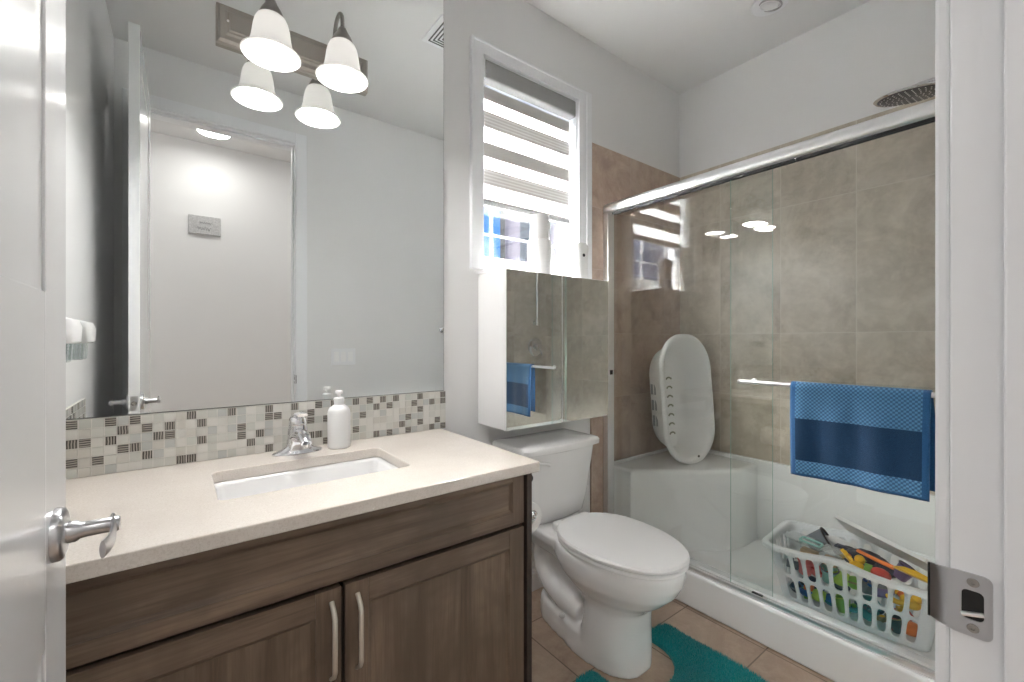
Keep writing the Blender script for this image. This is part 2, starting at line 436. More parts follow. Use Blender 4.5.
# hall seen in the mirror
setting(MB().box(-2.2, 2.6, HY0-.1, HY1, -.08, 0), 'floor_hall', M['floor'], 'hall floor outside the bathroom door', 'floor')
setting(MB().box(-2.2, 2.6, HY0-.1, HY1, ZC, ZC+.1), 'ceiling_hall', M['ceiling'], 'white hall ceiling with the round lamp', 'ceiling')
setting(MB().box(-2.2, 2.6, HY0-.1, HY0, 0, ZC), 'wall_hall', M['hallwall'], 'white hall wall carrying the small sign', 'wall')
setting(MB().box(-2.3, -2.2, HY0-.1, HY1, 0, ZC), 'wall_hall_left', M['hallwall'], 'left end wall of the hall', 'wall')
setting(MB().box(2.6, 2.7, HY0-.1, HY1, 0, ZC), 'wall_hall_right', M['hallwall'], 'right end wall of the hall', 'wall')
w = MB(); w.box(-2.2, XL, HY1, HY1+.02, 0, ZC)
setting(w, 'wall_hall_near', M['hallwall'], 'hall wall beside the bathroom door', 'wall')

# door frame: jambs, stops and casing
def door_frame():
    r = empty('trim_1', label='white painted door frame with stop and casing around the doorway', cat='door frame', kind='structure')
    j = MB()
    y0 = YD-.135
    j.box(XJ, XJ+.02, y0, YD, 0, DH, .0015); j.box(XH-.02, XH, y0, YD, 0, DH, .0015); j.box(XH-.02, XJ+.02, y0, YD, DH, DH+.02, .0015)
    j.build('jamb', M['trim'], r)
    s_ = MB(); s_.box(XJ-.010, XJ, .002, .043, 0, DH, .002); s_.box(XH, XH+.010, .002, .043, 0, DH, .002); s_.box(XH, XJ, .002, .043, DH-.010, DH, .002)
    s_.build('stop', M['trim'], r)
    c = MB()
    x1 = XJ+.004; x0 = XH-.004
    for (a, b_) in ((x1, x1+.065), (x0-.065, x0)):
        c.box(a, b_, YD, YD+.011, 0, DH+.07, .003); 
    c.box(x0, x1, YD, YD+.011, DH+.005, DH+.07, .003)
    c.build('casing', M['trim'], r)
    # strike plate on the right jamb: flat plate, curved lip, hole and two screws
    zc = .922
    q = MB()
    prof = [(.052, zc-.029), (.0855, zc-.029), (.0855, zc+.029), (.052, zc+.029)]
    # plate with a hole: strips round the latch opening
    yA, yB, hy0, hy1, hz = .0500, .0800, .0555, .0700, .0135
    X0, X1 = XJ-.0016, XJ+.0002
    po_ = rrect(yA, yB, zc-.029, zc+.029, .006, 5); pi_ = rrect(hy0, hy1, zc-hz, zc+hz, .004, 5)
    q.loft([[(X1, y, z) for y, z in po_], [(X0, y, z) for y, z in po_], [(X0, y, z) for y, z in pi_], [(X1, y, z) for y, z in pi_]], False, False)
    lip = []
    for a in range(7):
        t = a/6; y = yB-.0062+.0187*t; dx = .006*t*t
        h = .029-.003*t
        lip.append([(X0+dx, y, zc-h), (X0+dx, y, zc+h), (X1+dx, y, zc+h), (X1+dx, y, zc-h)])
    q.loft(lip)
    sp = q.build('strike_plate', M['satin'], r, label='satin metal strike plate')
    MB().box(XJ-.0004, XJ+.0001, hy0, hy1, zc-hz, zc+hz).build('latch_hole', M['dark'], sp)
    MB().tube([(XJ-.001, .0555, zc-.006), (XJ-.001, .070, zc-.0105)], .0022, 8).build('latch_tongue', M['alum'], sp)
    MB().box(X1+.0035, X1+.0050, yB+.0122, yB+.0140, zc-.026, zc+.026).build('lip_edge', M['dark'], sp)
    for dz in (-.021, .021):
        MB().lathe([(.0042, 0), (.0038, .0008), (.0015, .0010), (.0012, .0002)], (X0, .0625, zc+dz), 16, mat=RY(-PI/2)).build('screw', M['nickel'], sp)
door_frame()

# ------------------------------------------------------------------ open door with lever handles
def door_leaf():
    xf = -.127; th = .035; xb = xf-th; y0 = YD+.012; y1 = .862
    r = empty('door_1', label='white two-panel bathroom door standing open at the left', cat='door', kind='structure')
    d = MB(); z0, z1 = .012, DH-.004
    d.box(xb+.0035, xf-.0035, y0+.0004, y1-.0004, z0+.0004, z1-.0004)
    st = .115
    rails = ((z0, z0+.2), (.80, 1.225), (z1-.13, z1))
    for (a, b_) in ((xb, xb+.0038), (xf-.0038, xf)):
        d.box(a, b_, y0, y0+st, z0, z1, .0012); d.box(a, b_, y1-st, y1, z0, z1, .0012)
        for (p, q) in rails: d.box(a, b_, y0+st, y1-st, p, q, .0012)
    d.box(xb+.0002, xf-.0002, y1-.004, y1+.0008, z0, z1, .001)
    d.build('door_panel', M['door'], r)
    yc, zc = .792, .920
    for s_ in (1, -1):
        x = xf if s_ > 0 else xb
        h = MB()
        mr = T((x, yc, zc)) @ RY(s_*PI/2)
        h.lathe([(.033, 0), (.033, .006), (.031, .009), (.026, .011), (.012, .012)], seg=36, mat=mr)
        n_ = .062
        h.lathe([(.0135, .010), (.0135, .020), (.0105, .024), (.0098, .030), (.0098, n_-.002), (.0085, n_)], seg=24, mat=mr)
        # flat curved blade running back toward the hinge
        rings = []
        for i in range(9):
            t = i/8; yy = yc+.010-.100*t; xx = x+s_*(n_-.008+.004*math.sin(t*PI)); hh = .0125-.002*t; ww = .0035-.0006*t
            zz = zc-.004*math.sin(t*PI)
            rings.append([(xx+s_*ww*math.cos(a), yy, zz+hh*math.sin(a)) for a in [2*PI*k/14 for k in range(14)]])
        h.loft(rings)
        h.build('door_handle', M['satin'], r)
    MB().box(xb+.006, xf-.006, y1-.0005, y1+.0012, zc-.029, zc+.029, .0005).build('latch_plate', M['satin'], r)
    MB().lathe([(.009, 0), (.009, .006), (.005, .011)], ((xb+xf)/2, y1, zc), 20, mat=RX(-PI/2)).build('latch_bolt', M['nickel'], r)
door_leaf()

# ------------------------------------------------------------------ window: casing, frame, glass, zebra blind
def window():
    r = empty('window_1', label='white framed window with perimeter grilles above the toilet', cat='window', kind='structure')
    c = MB(); yf = YW-.016
    c.box(WX0-.064, WX0, yf, YW, WZ0-.05, WZ1+.055, .003); c.box(WX1, WX1+.088, yf, YW, WZ0-.05, WZ1+.055, .003)
    c.box(WX0-.003, WX1+.003, yf+.0003, YW, WZ1, WZ1+.0548, .0); c.box(WX0-.003, WX1+.003, yf+.0003, YW, WZ0-.0498, WZ0, .0)
    for a, b_ in ((WX0-.064, WX0-.050), (WX1+.050, WX1+.088)):
        c.box(a, b_, yf-.007, yf, WZ0-.05, WZ1+.055, .003)
    c.box(WX0-.062, WX1+.086, yf-.0068, yf, WZ1+.043, WZ1+.0548, .003)
    c.build('casing', M['trim'], r)
    rv = MB(); t = .006
    rv.box(WX0, WX0+t, YW, YW+.13, WZ0, WZ1); rv.box(WX1-t, WX1, YW, YW+.13, WZ0, WZ1)
    rv.box(WX0, WX1, YW, YW+.13, WZ0, WZ0+t); rv.box(WX0, WX1, YW, YW+.13, WZ1-t, WZ1)
    rv.build('reveal', M['trim'], r, smooth=0)
    f = MB(); ya, yb = YW+.075, YW+.12
    x0, x1, z0, z1 = WX0+t, WX1-t, WZ0+t, WZ1-t; k = .022
    f.box(x0, x0+k, ya, yb, z0, z1, .002); f.box(x1-k, x1, ya, yb, z0, z1, .002)
    f.box(x0, x1, ya, yb, z0, z0+k, .002); f.box(x0, x1, ya, yb, z1-k, z1, .002)
    f.build('window_frame', M['trim'], r)
    g = MB(); g.box(x0+k-.002, x1-k+.002, YW+.095, YW+.100, z0+k-.002, z1-k+.002); g.build('pane', M['winglass'], r, smooth=0)
    mt = MB(); gy0, gy1 = YW+.088, YW+.093; q = .010
    for x in (1.146, 1.392, 1.500): mt.box(x-q/2, x+q/2, gy0, gy1, z0+k, z1-k)
    for z in (1.655, 2.25): mt.box(x0+k, x1-k, gy0, gy1, z-q/2, z+q/2)
    mt.build('muntin', M['trim'], r, smooth=0)
    # blind
    b = empty('zebra_blind', (WX0+.29, YW+.03, 1.775), label='grey and white banded zebra roller blind hanging in the window', cat='blind')
    L = (WX0+.29, YW+.03, 1.775)
    def bb(mb, name, mat, **kk):
        o = mb.build(name, mat, b, **kk)
        o.matrix_parent_inverse = T((-L[0], -L[1], -L[2])); return o
    cs = MB(); cs.box(WX0+.010, WX1-.012, YW-.008, YW+.062, WZ1-.092, WZ1-.008, .010, 3); bb(cs, 'cassette', M['cassette'])
    for ea, eb in ((WX0+.006, WX0+.011), (WX1-.013, WX1-.008)):
        ec = MB(); ec.box(ea, eb, YW-.010, YW+.062, WZ1-.094, WZ1-.006, .002); bb(ec, 'end_cap', M['trim'])
    xa, xb_ = WX0+.016, WX1-.020; yy = YW+.034
    bands = [(2.345, 2.290, 0), (2.290, 2.234, 1), (2.234, 2.184, 0), (2.184, 2.112, 2), (2.112, 2.046, 0), (2.046, 1.982, 1), (1.982, 1.930, 0), (1.930, 1.858, 2), (1.858, 1.797, 0), (1.797, 1.785, 1)]
    fb = MB()
    for (za, zb, kd) in bands:
        if kd < 2:
            fb.box(xa, xb_, yy, yy+.0012, zb, za, mi=kd)
        else:
            nl = 5; p = (za-zb)/nl
            for i in range(nl):
                fb.box(xa, xb_, yy, yy+.0012, za-(i+.55)*p, za-i*p, mi=1); fb.box(xa, xb_, yy, yy+.0012, za-(i+1)*p, za-(i+.55)*p, mi=2)
    m_mid = translucent('half lit blind band', (.62, .61, .60), .10)
    bb(fb, 'fabric', [M['sheer'], M['opaqueband'], m_mid], smooth=0)
    bt = MB(); bt.box(xa, xb_, yy-.010, yy+.012, 1.762, 1.788, .005); bb(bt, 'bottom_rail', M['cassette'])
    ch = MB(); ch.tube([(WX1-.014, YW+.01, 2.30), (WX1-.014, YW+.008, 1.85), (WX1-.012, YW+.006, 1.80), (WX1-.010, YW+.008, 1.85), (WX1-.010, YW+.01, 2.30)], .0013, 6); bb(ch, 'pull_chain', M['plastic'])
window()

# neighbouring house and its window outside
def neighbour():
    r = empty('neighbour_house', label='grey lilac house with dark window outside the bathroom window', cat='house')
    wl = P('lilac grey stucco', (.10, .09, .105), .9); dk = P('dark window glass', (.04, .044, .05), .5, spec=.2); rf = P('dark roof', (.012, .012, .012), .8)
    r.location = (9.40, 12.90, 0); r.rotation_euler = (0, 0, -math.radians(37.5))
    b = MB(); b.box(0, 12.0, 0, 8.0, -1, 9.0); b.build('wall', wl, r, smooth=0)
    w_ = MB(); w_.box(.62, 1.75, -.03, 0, 4.1, 6.4, .003); w_.build('window', dk, r)
    e = MB(); e.box(-.10, .07, -.05, .15, -1, 9.0); e.build('corner_post', rf, r, smooth=0)
    t = MB(); t.prism([(-.4, -.4), (12.4, -.4), (12.4, 8.4), (-.4, 8.4)], 9.0, 9.4); t.build('roof', rf, r, smooth=0)
neighbour()

# ------------------------------------------------------------------ baseboards
def baseboard(name, x0, x1, y0, y1, axis, lab):
    b = MB()
    b.box(x0, x1, y0, y1, 0, .085, .002)
    if axis == 'y-': b.box(x0, x1, y0+.004, y1, .085, .105, .003)
    setting(b, name, M['trim'], lab, 'baseboard', smooth=40)
baseboard('baseboard_back', .812, 1.715, YW-.014, YW, 'y-', 'white stepped baseboard behind the toilet')
baseboard('baseboard_front', XJ+.07, 1.77, YD, YD+.014, 'y+', 'white baseboard along the doorway wall')

# ------------------------------------------------------------------ shower tiling (structure)
TT = .009
setting(MB().box(1.708, XR-TT, YW-TT, YW, .0, 2.205, .001), 'wall_back_tile', M['tileX'], 'reddish beige stone tiles on the window wall of the shower', 'wall tiles')
setting(MB().box(XR-TT, XR, YD, YW, .40, 2.205, .001), 'wall_right_tile', M['tileY'], 'beige stone tiles on the long shower wall', 'wall tiles')
setting(MB().box(1.708, XR-TT, YD, YD+TT, .0, 2.205, .001), 'wall_front_tile', M['tileX2'], 'beige stone tiles on the shower valve wall', 'wall tiles')

# ------------------------------------------------------------------ shower base with seat
def shower_base():
    g = .0015
    x0, x1, y0, y1 = 1.775, XR-TT-g, YD+TT+g, YW-TT-g
    b = MB()
    b.box(x0+.02, x1, y0+.001, y1-.001, .0, .088, .004)                          # pan
    b.box(x0, x0+.095, y0, y1, .0, .152, .010, 4)                  # curb
    b.box(x1-.032, x1, y0, y1, .03, .520, .008, 3)                 # upstands
    b.box(x0+.045, x1, y1-.018, y1, .03, .512, .006, 3); b.box(x0+.045, x1, y0, y0+.018, .03, .512, .006, 3)
    # moulded seat with a bowed front
    ys = 1.20
    pts = [(x0+.075, y1-.006), (x0+.075, 1.42)]
    for i in range(1, 25):
        t = i/24
        x = x0+.075+(x1-.02-x0-.075)*t
        y = 1.42-.34*math.sin(min(1, t*1.25)*PI/2)**1.3+.0
        pts.append((x, y))
    pts += [(x1-.006, y1-.006)]
    b.prism(pts, .03, .500, .022, seg=5)
    o = b.build('shower_pan', M['acrylic'], smooth=45, label='white moulded shower base with raised seat and low curb', cat='shower base')
    # drain cover
    d = MB(); d.lathe([(.045, 0), (.045, .003), (.040, .004), (.002, .0035)], (2.08, .21, .0875), 28)
    for i in range(3): pass
    d.build('drain_cover', M['nickel'], o)
shower_base()

# ------------------------------------------------------------------ shower enclosure
def enclosure():
    r = empty('shower_enclosure', (1.82, .82, .152), label='sliding clear glass shower doors with silver header rail and jambs', cat='shower door')
    L = Vector(r.location)
    def bd(mb, name, mat, parent=None, **k):
        o = mb.build(name, mat, parent or r, **k)
        if parent is None: o.matrix_parent_inverse = T(-L)
        return o
    y0, y1 = YD+TT+.002, YW-TT-.002
    # header: rounded bar
    prof = []
    for i in range(20):
        a = 2*PI*i/20; prof.append((1.823+.034*math.copysign(abs(math.cos(a))**.75, math.cos(a)), 1.866+.030*math.copysign(abs(math.sin(a))**.75, math.sin(a))))
    h = MB(); h.loft([[(x, y, z) for x, z in prof] for y in (y0, y1-.012)])
    h.loft([[(1.823+(x-1.823)*s_, y1-.012+dy, 1.866+(z-1.866)*s_-(1-s_)*.02) for x, z in prof] for s_, dy in ((1, 0), (.9, .007), (.7, .012))])
    bd(h, 'header_rail', M['alum'])
    gk = MB(); gk.box(1.797, 1.800, y0+.01, y1-.06, 1.828, 1.838); gk.box(1.812, 1.818, y0+.01, y1-.06, 1.829, 1.838)
    bd(gk, 'header_gasket', M['rubber'])
    t = MB(); t.box(1.790, 1.862, y0, y1, .1525, .158, .001); t.box(1.792, 1.797, y0, y1, .155, .172, .001)
    t.box(1.818, 1.822, y0, y1, .155, .168, .001); t.box(1.853, 1.858, y0, y1, .155, .178, .001)
    bd(t, 'bottom_track', M['alum'])
    for (a, b_, nm) in ((y1-.034, y1, 0), (y0, y0+.034, 1)):
        j = MB(); j.box(1.798, 1.848, a, b_, .153, 1.845, .003)
        js = bd(j, 'wall_jamb', M['alum'])
        rb = MB(); yy = a-.004 if nm == 0 else b_
        for z in (1.0,): rb.box(1.812, 1.832, yy, yy+.004, z-.012, z+.012, .001)
        rb.build('bumper', M['rubber'], js)
    def panel(x, ya, yb, name):
        p = MB(); p.box(x, x+.006, ya+.0006, yb-.0006, .172, 1.84)
        o = bd(p, name, M['glass'], smooth=0)
        e = MB()
        e.box(x+.0012, x+.0048, ya, ya+.0006, .172, 1.838); e.box(x+.0012, x+.0048, yb-.0006, yb, .172, 1.838)
        e.build('glass_edge', M['glassedge'], o, smooth=0)
        return o
    outer = panel(1.803, y0+.01, .885, 'glass_panel')
    inner = panel(1.830, .735, y1-.02, 'glass_panel')
    bar = MB(); xb, zb = 1.757, 1.007
    bar.tube([(xb, .165, zb), (xb, .825, zb)], .0082, 16); bar.ball((xb, .825, zb), .0095); bar.ball((xb, .165, zb), .0095)
    for y in (.79, .20):
        bar.tube([(1.803, y, zb), (xb, y, zb)], .0062, 12); bar.lathe([(.012, 0), (.012, .004), (.007, .006)], (1.803, y, zb), 18, mat=RY(-PI/2))
    bar.build('towel_bar', M['alum'], outer)
    gd = MB(); gd.box(1.800, 1.812, .76, .80, .160, .174, .002); bd(gd, 'door_guide', M['rubber'])
enclosure()

# ------------------------------------------------------------------ towel on the bar
def towel():
    ya, yb = .640, .272                      # left and right edge in the photo
    xb, zb = 1.757, 1.007
    nu, nv = 44, 70
    bm = bmesh.new(); uv = []
    Lf, Lb = .315, .285; rr = .0125
    tot = Lf+PI*rr+Lb
    def pos(u, s):
        y = ya+(yb-ya)*u
        wob = .004*math.sin(u*9+1)+.003*math.sin(u*21)
        sag = .016*math.sin(u*PI)*0
        if s < Lf:
            d = Lf-s; amp = min(1, d/.10)
            x = xb-rr-.002-wob*amp-.006*amp*u; z = zb-d+(.006*u*amp); 
            y += (.010*(1-u)-.006*u)*(-d)*1.0
        elif s < Lf+PI*rr:
            a = (s-Lf)/rr; x = xb-rr*math.cos(a); z = zb+rr*math.sin(a)
        else:
            d = s-Lf-PI*rr; amp = min(1, d/.10)
            x = xb+rr+.002+.5*wob*amp; z = zb-d
            y -= .006*min(1, d/.08)*u*1.0
        return Vector((x, y, z))
    V = [[bm.verts.new(pos(i/nu, tot*j/nv)) for i in range(nu+1)] for j in range(nv+1)]
    for j in range(nv):
        s_ = tot*(j+.5)/nv
        for i in range(nu):
            f = bm.faces.new((V[j][i], V[j][i+1], V[j+1][i+1], V[j+1][i])); u = (i+.5)/nu
            d = Lf-s_
            mi = 1
            if s_ < Lf+PI*rr:
                if d > Lf-.008: mi = 1
                elif d > .262: mi = 0
                elif d > .259: mi = 2
                elif d > .113: mi = 3
                elif d > .1105: mi = 2
                else: mi = 0
                if (u < .035 or u > .965): mi = 1
            f.material_index = mi
    me = bpy.data.meshes.new('hand_towel'); bmesh.ops.recalc_face_normals(bm, faces=bm.faces); bm.to_mesh(me); bm.free()
    for k in ('towel_weave', 'towel_blue', 'towel_line', 'towel_navy'): me.materials.append(M[k])
    for p in me.polygons: p.use_smooth = True
    o = bpy.data.objects.new('hand_towel', me); COL.objects.link(o)
    s_ = o.modifiers.new('solid', 'SOLIDIFY'); s_.thickness = .006; s_.offset = 0
    tag(o, 'blue towel with navy centre band hanging on the shower door bar', 'towel')
towel()

# ------------------------------------------------------------------ vanity cabinet
VX0, VX1 = XL+.002, .812
def vanity():
    r = empty('vanity_cabinet', (.27, 1.28, 0), label='dark walnut vanity cabinet under the cream countertop', cat='cabinet')
    L = Vector(r.location)
    def bd(mb, name, mat, parent=None, **k):
        o = mb.build(name, mat, parent or r, **k)
        if parent is None: o.matrix_parent_inverse = T(-L)
        return o
    c = MB(); yb = YW-.002
    c.box(VX0, VX0+.018, 1.0, yb, .0, .783); c.box(VX1-.018, VX1, .996, yb, .0, .783, .001)
    c.box(VX0, VX1-.018, 1.0, 1.012, .0, .10); c.box(VX0+.018, VX1-.018, 1.03, yb, .10, .118); c.box(VX0+.018, VX1-.018, yb-.008, yb, .118, .60)
    bd(c, 'body', M['woodV'])
    ff = MB(); ff.box(VX0, VX1-.018, 1.000, 1.018, .74, .783); ff.box(VX0, VX1-.018, 1.000, 1.018, .62, .66); ff.box(VX0+.0, VX0+.04, 1.0, 1.018, .10, .783)
    ff.box(VX1-.058, VX1-.018, 1.0, 1.018, .10, .783); ff.box(.26, .30, 1.0, 1.018, .10, .64); ff.box(VX0, VX1-.018, 1.0, 1.018, .09, .12)
    bd(ff, 'face_frame', M['woodY'], smooth=0)
    pn = MB(); pn.box(VX1-.0175, VX1+.0005, .972, .9965, .0, .783, .001); bd(pn, 'end_panel', M['woodY'])
    def front(x0, x1, z0, z1, name, sw, rt, rb, mat_panel):
        y0, y1 = .980, .9995
        p = MB()
        p.box(x0+sw-.002, x1-sw+.002, y0+.008, y1, z0+rb-.002, z1-rt+.002, mi=0)
        p.box(x0, x0+sw, y0, y1, z0, z1, .0015, mi=1); p.box(x1-sw, x1, y0, y1, z0, z1, .0015, mi=1)
        p.box(x0+sw, x1-sw, y0, y1, z0, z0+rb, .0015, mi=2); p.box(x0+sw, x1-sw, y0, y1, z1-rt, z1, .0015, mi=2)
        # inner bevel moulding
        k = .009
        for (a, b_) in ((z0+rb, 1), (z1-rt, -1)):
            p.loft([[(x, y0+.0025, a), (x, y0+.008, a+b_*k), (x, y1, a+b_*k), (x, y1, a)] for x in (x0+sw, x1-sw)], mi=2)
        for (a, b_) in ((x0+sw, 1), (x1-sw, -1)):
            p.loft([[(a, y0+.0025, z), (a+b_*k, y0+.008, z), (a+b_*k, y1, z), (a, y1, z)] for z in (z0+rb, z1-rt)], mi=1)
        return bd(p, name, [mat_panel, M['woodV'], M['woodH']])
    front(VX0+.004, .789, .643, .7835, 'drawer_front', .040, .018, .036, M['woodH'])
    d1 = front(VX0+.004, .279, .118, .632, 'door', .052, .052, .052, M['woodV'])
    d2 = front(.287, .789, .118, .632, 'door', .052, .052, .052, M['woodV'])
    for d, x in ((d1, .259), (d2, .314)):
        h = MB(); pts = []
        for i in range(13):
            t = i/12; pts.append((x, .980-.026*math.sin(min(1, 6*min(t, 1-t))*PI/2) if 0 < t < 1 else .980, .605-.165*t))
        h.tube(pts, .0055, 10, sx=1.0, sy=.8)
        h.build('handle', M['champagne'], d)
    kb = MB(); kb.lathe([(.011, 0), (.011, .006), (.007, .010)], (VX1+.0005, .985, .765), 18, mat=RY(PI/2)); bd(kb, 'side_knob', M['rubber'])
vanity()

# countertop with sink opening
def counter():
    x0, x1, y0, y1 = XL+.001, .836, .963, YW-.001
    hx0, hx1, hy0, hy1 = .067, .519, 1.150, 1.412
    z0, z1 = .785, .815
    bm = bmesh.new()
    out = [(x0, y0), (x1, y0), (x1, y1), (x0, y1)]
    inn = rrect(hx0, hx1, hy0, hy1, .022, 5)      # starts at right-top corner
    def ring(pts, z): return [bm.verts.new((x, y, z)) for x, y in pts]
    oT, oB, iT, iB = ring(out, z1), ring(out, z0), ring(inn, z1), ring(inn, z0)
    k = len(inn); q = k//4
    # corners of inn groups: 0:(x1,y1) 1:(x0,y1) 2:(x0,y0) 3:(x1,y0); out idx: (x1,y1)=2,(x0,y1)=3,(x0,y0)=0,(x1,y0)=1
    cm = [2, 3, 0, 1]
    for (O, I, flip) in ((oT, iT, False), (oB, iB, True)):
        for g_ in range(4):
            co = O[cm[g_]]
            for i in range(q-1):
                f = (co, I[g_*q+i], I[g_*q+i+1]); bm.faces.new(f if not flip else f[::-1])
            nx = O[cm[(g_+1) % 4]]
            f = (co, I[g_*q+q-1], I[(g_*q+q) % k], nx); bm.faces.new(f if not flip else f[::-1])
    for i in range(4): bm.faces.new((oB[i], oB[(i+1) % 4], oT[(i+1) % 4], oT[i]))
    for i in range(k): bm.faces.new((iT[i], iT[(i+1) % k], iB[(i+1) % k], iB[i]))
    bmesh.ops.recalc_face_normals(bm, faces=bm.faces)
    mb = MB(); mb.bm.free(); mb.bm = bm
    o = mb.build('countertop', M['quartz'], mods=bevmod(.0035, 3), label='speckled cream quartz countertop over the walnut vanity', cat='countertop')
    # undermount sink
    s = MB(); rings = []
    for (off, z, rad) in ((.030, .7812, .04), (-.004, .7812, .022), (-.006, .773, .022), (-.012, .70, .03), (-.030, .662, .045), (-.060, .652, .05), (-.12, .648, .01)):
        ox0, ox1, oy0, oy1 = hx0-off, hx1+off, hy0-off, hy1+off
        rings.append([(x, y, z) for x, y in rrect(ox0, ox1, oy0, oy1, max(.004, min(rad, (oy1-oy0)/2-.001)), 6)])
    s.loft(rings, cap0=False, cap1=True)
    so = s.build('sink_basin', M['porcelain'], smooth='all', label='white rectangular undermount sink in the countertop', cat='sink')
    md = so.modifiers.new('solid', 'SOLIDIFY'); md.thickness = .006; md.offset = 0
    d = MB(); d.lathe([(.021, 0), (.021, .003), (.017, .004), (.015, .002), (.001, .002)], (.293, 1.281, .650), 28); d.build('drain', M['chrome'], so)
counter()

# mosaic backsplashes
DARK = [(0, 0), (0, 4), (0, 5), (1, 1), (2, 0), (2, 4), (4, 1), (4, 3), (4, 5), (5, 4), (6, 0), (6, 2), (7, 1), (8, 5), (9, 0), (9, 4), (10, 5), (11, 0), (11, 4), (12, 5), (13, 3), (14, 1), (14, 5), (17, 5), (18, 0), (18, 3), (19, 1), (19, 5), (20, 1), (20, 3), (20, 4), (22, 5), (24, 4), (25, 0), (25, 4), (25, 5), (26, 2), (27, 1), (28, 2), (28, 3), (29, 5), (32, 2), (32, 4), (33, 0), (33, 5), (34, 0), (35, 3), (35, 4), (36, 3), (37, 1), (37, 4), (38, 2), (38, 5), (39, 2), (39, 4), (40, 3), (40, 5), (41, 1), (42, 3), (43, 1), (43, 3), (43, 5)]
def mosaic():
    mats = [M['grout']]+[M['mos%d' % i] for i in range(5)]+[M['mosdarkH'], M['mosdarkV']]
    p = .02465; pz = .0248; g = .0013; dk = set(DARK); rnd = random.Random(3)
    b = MB(); zt = .8155
    b.box(XL+.009, .8520, YW-.0075, YW-.0005, zt, .9640, mi=0)
    for c in range(45):
        for r_ in range(6):
            xc = .8395-p*c; zc = zt+pz*(r_+.5)
            x0, x1 = max(XL+.0095, xc-p/2+g), xc+p/2-g
            if x1-x0 < .003: continue
            mi = rnd.choice((6, 7)) if (c, r_) in dk else rnd.choice((1, 1, 2, 3, 3, 4, 5))
            b.box(x0, x1, YW-.0090, YW-.0070, zc-pz/2+g, min(.9638, zc+pz/2-g), mi=mi)
    b.build('mosaic_backsplash', mats, smooth=0, label='pale and dark striped mosaic backsplash strip below the mirror', cat='backsplash')
    b = MB(); b.box(XL+.0005, XL+.0075, .97, YW-.0005, zt, .9640, mi=0)
    c = 0; y = YW-.010
    while y-p > .97:
        for r_ in range(6):
            zc = zt+pz*(r_+.5)
            mi = rnd.choice((6, 7)) if rnd.random() < .22 else rnd.choice((1, 1, 2, 3, 3, 4, 5))
            b.box(XL+.007, XL+.009, y-p+g, y-g, zc-pz/2+g, min(.9638, zc+pz/2-g), mi=mi)
        y -= p
    b.build('mosaic_side_splash', mats, smooth=0, label='mosaic side splash on the left wall, seen in the mirror', cat='backsplash')
mosaic()

# ------------------------------------------------------------------ wall mirror
def wall_mirror():
    y = YW
    o = MB().box(XL+.003, .8455, y-.0055, y-.001, .9655, 2.66).build('wall_mirror', M['mirroredge'], smooth=0, label='large frameless wall mirror above the mosaic backsplash', cat='mirror')
    MB().box(XL+.004, .8440, y-.0062, y-.0055, .9675, 2.659).build('mirror_face', M['mirror'], o, smooth=0)
wall_mirror()

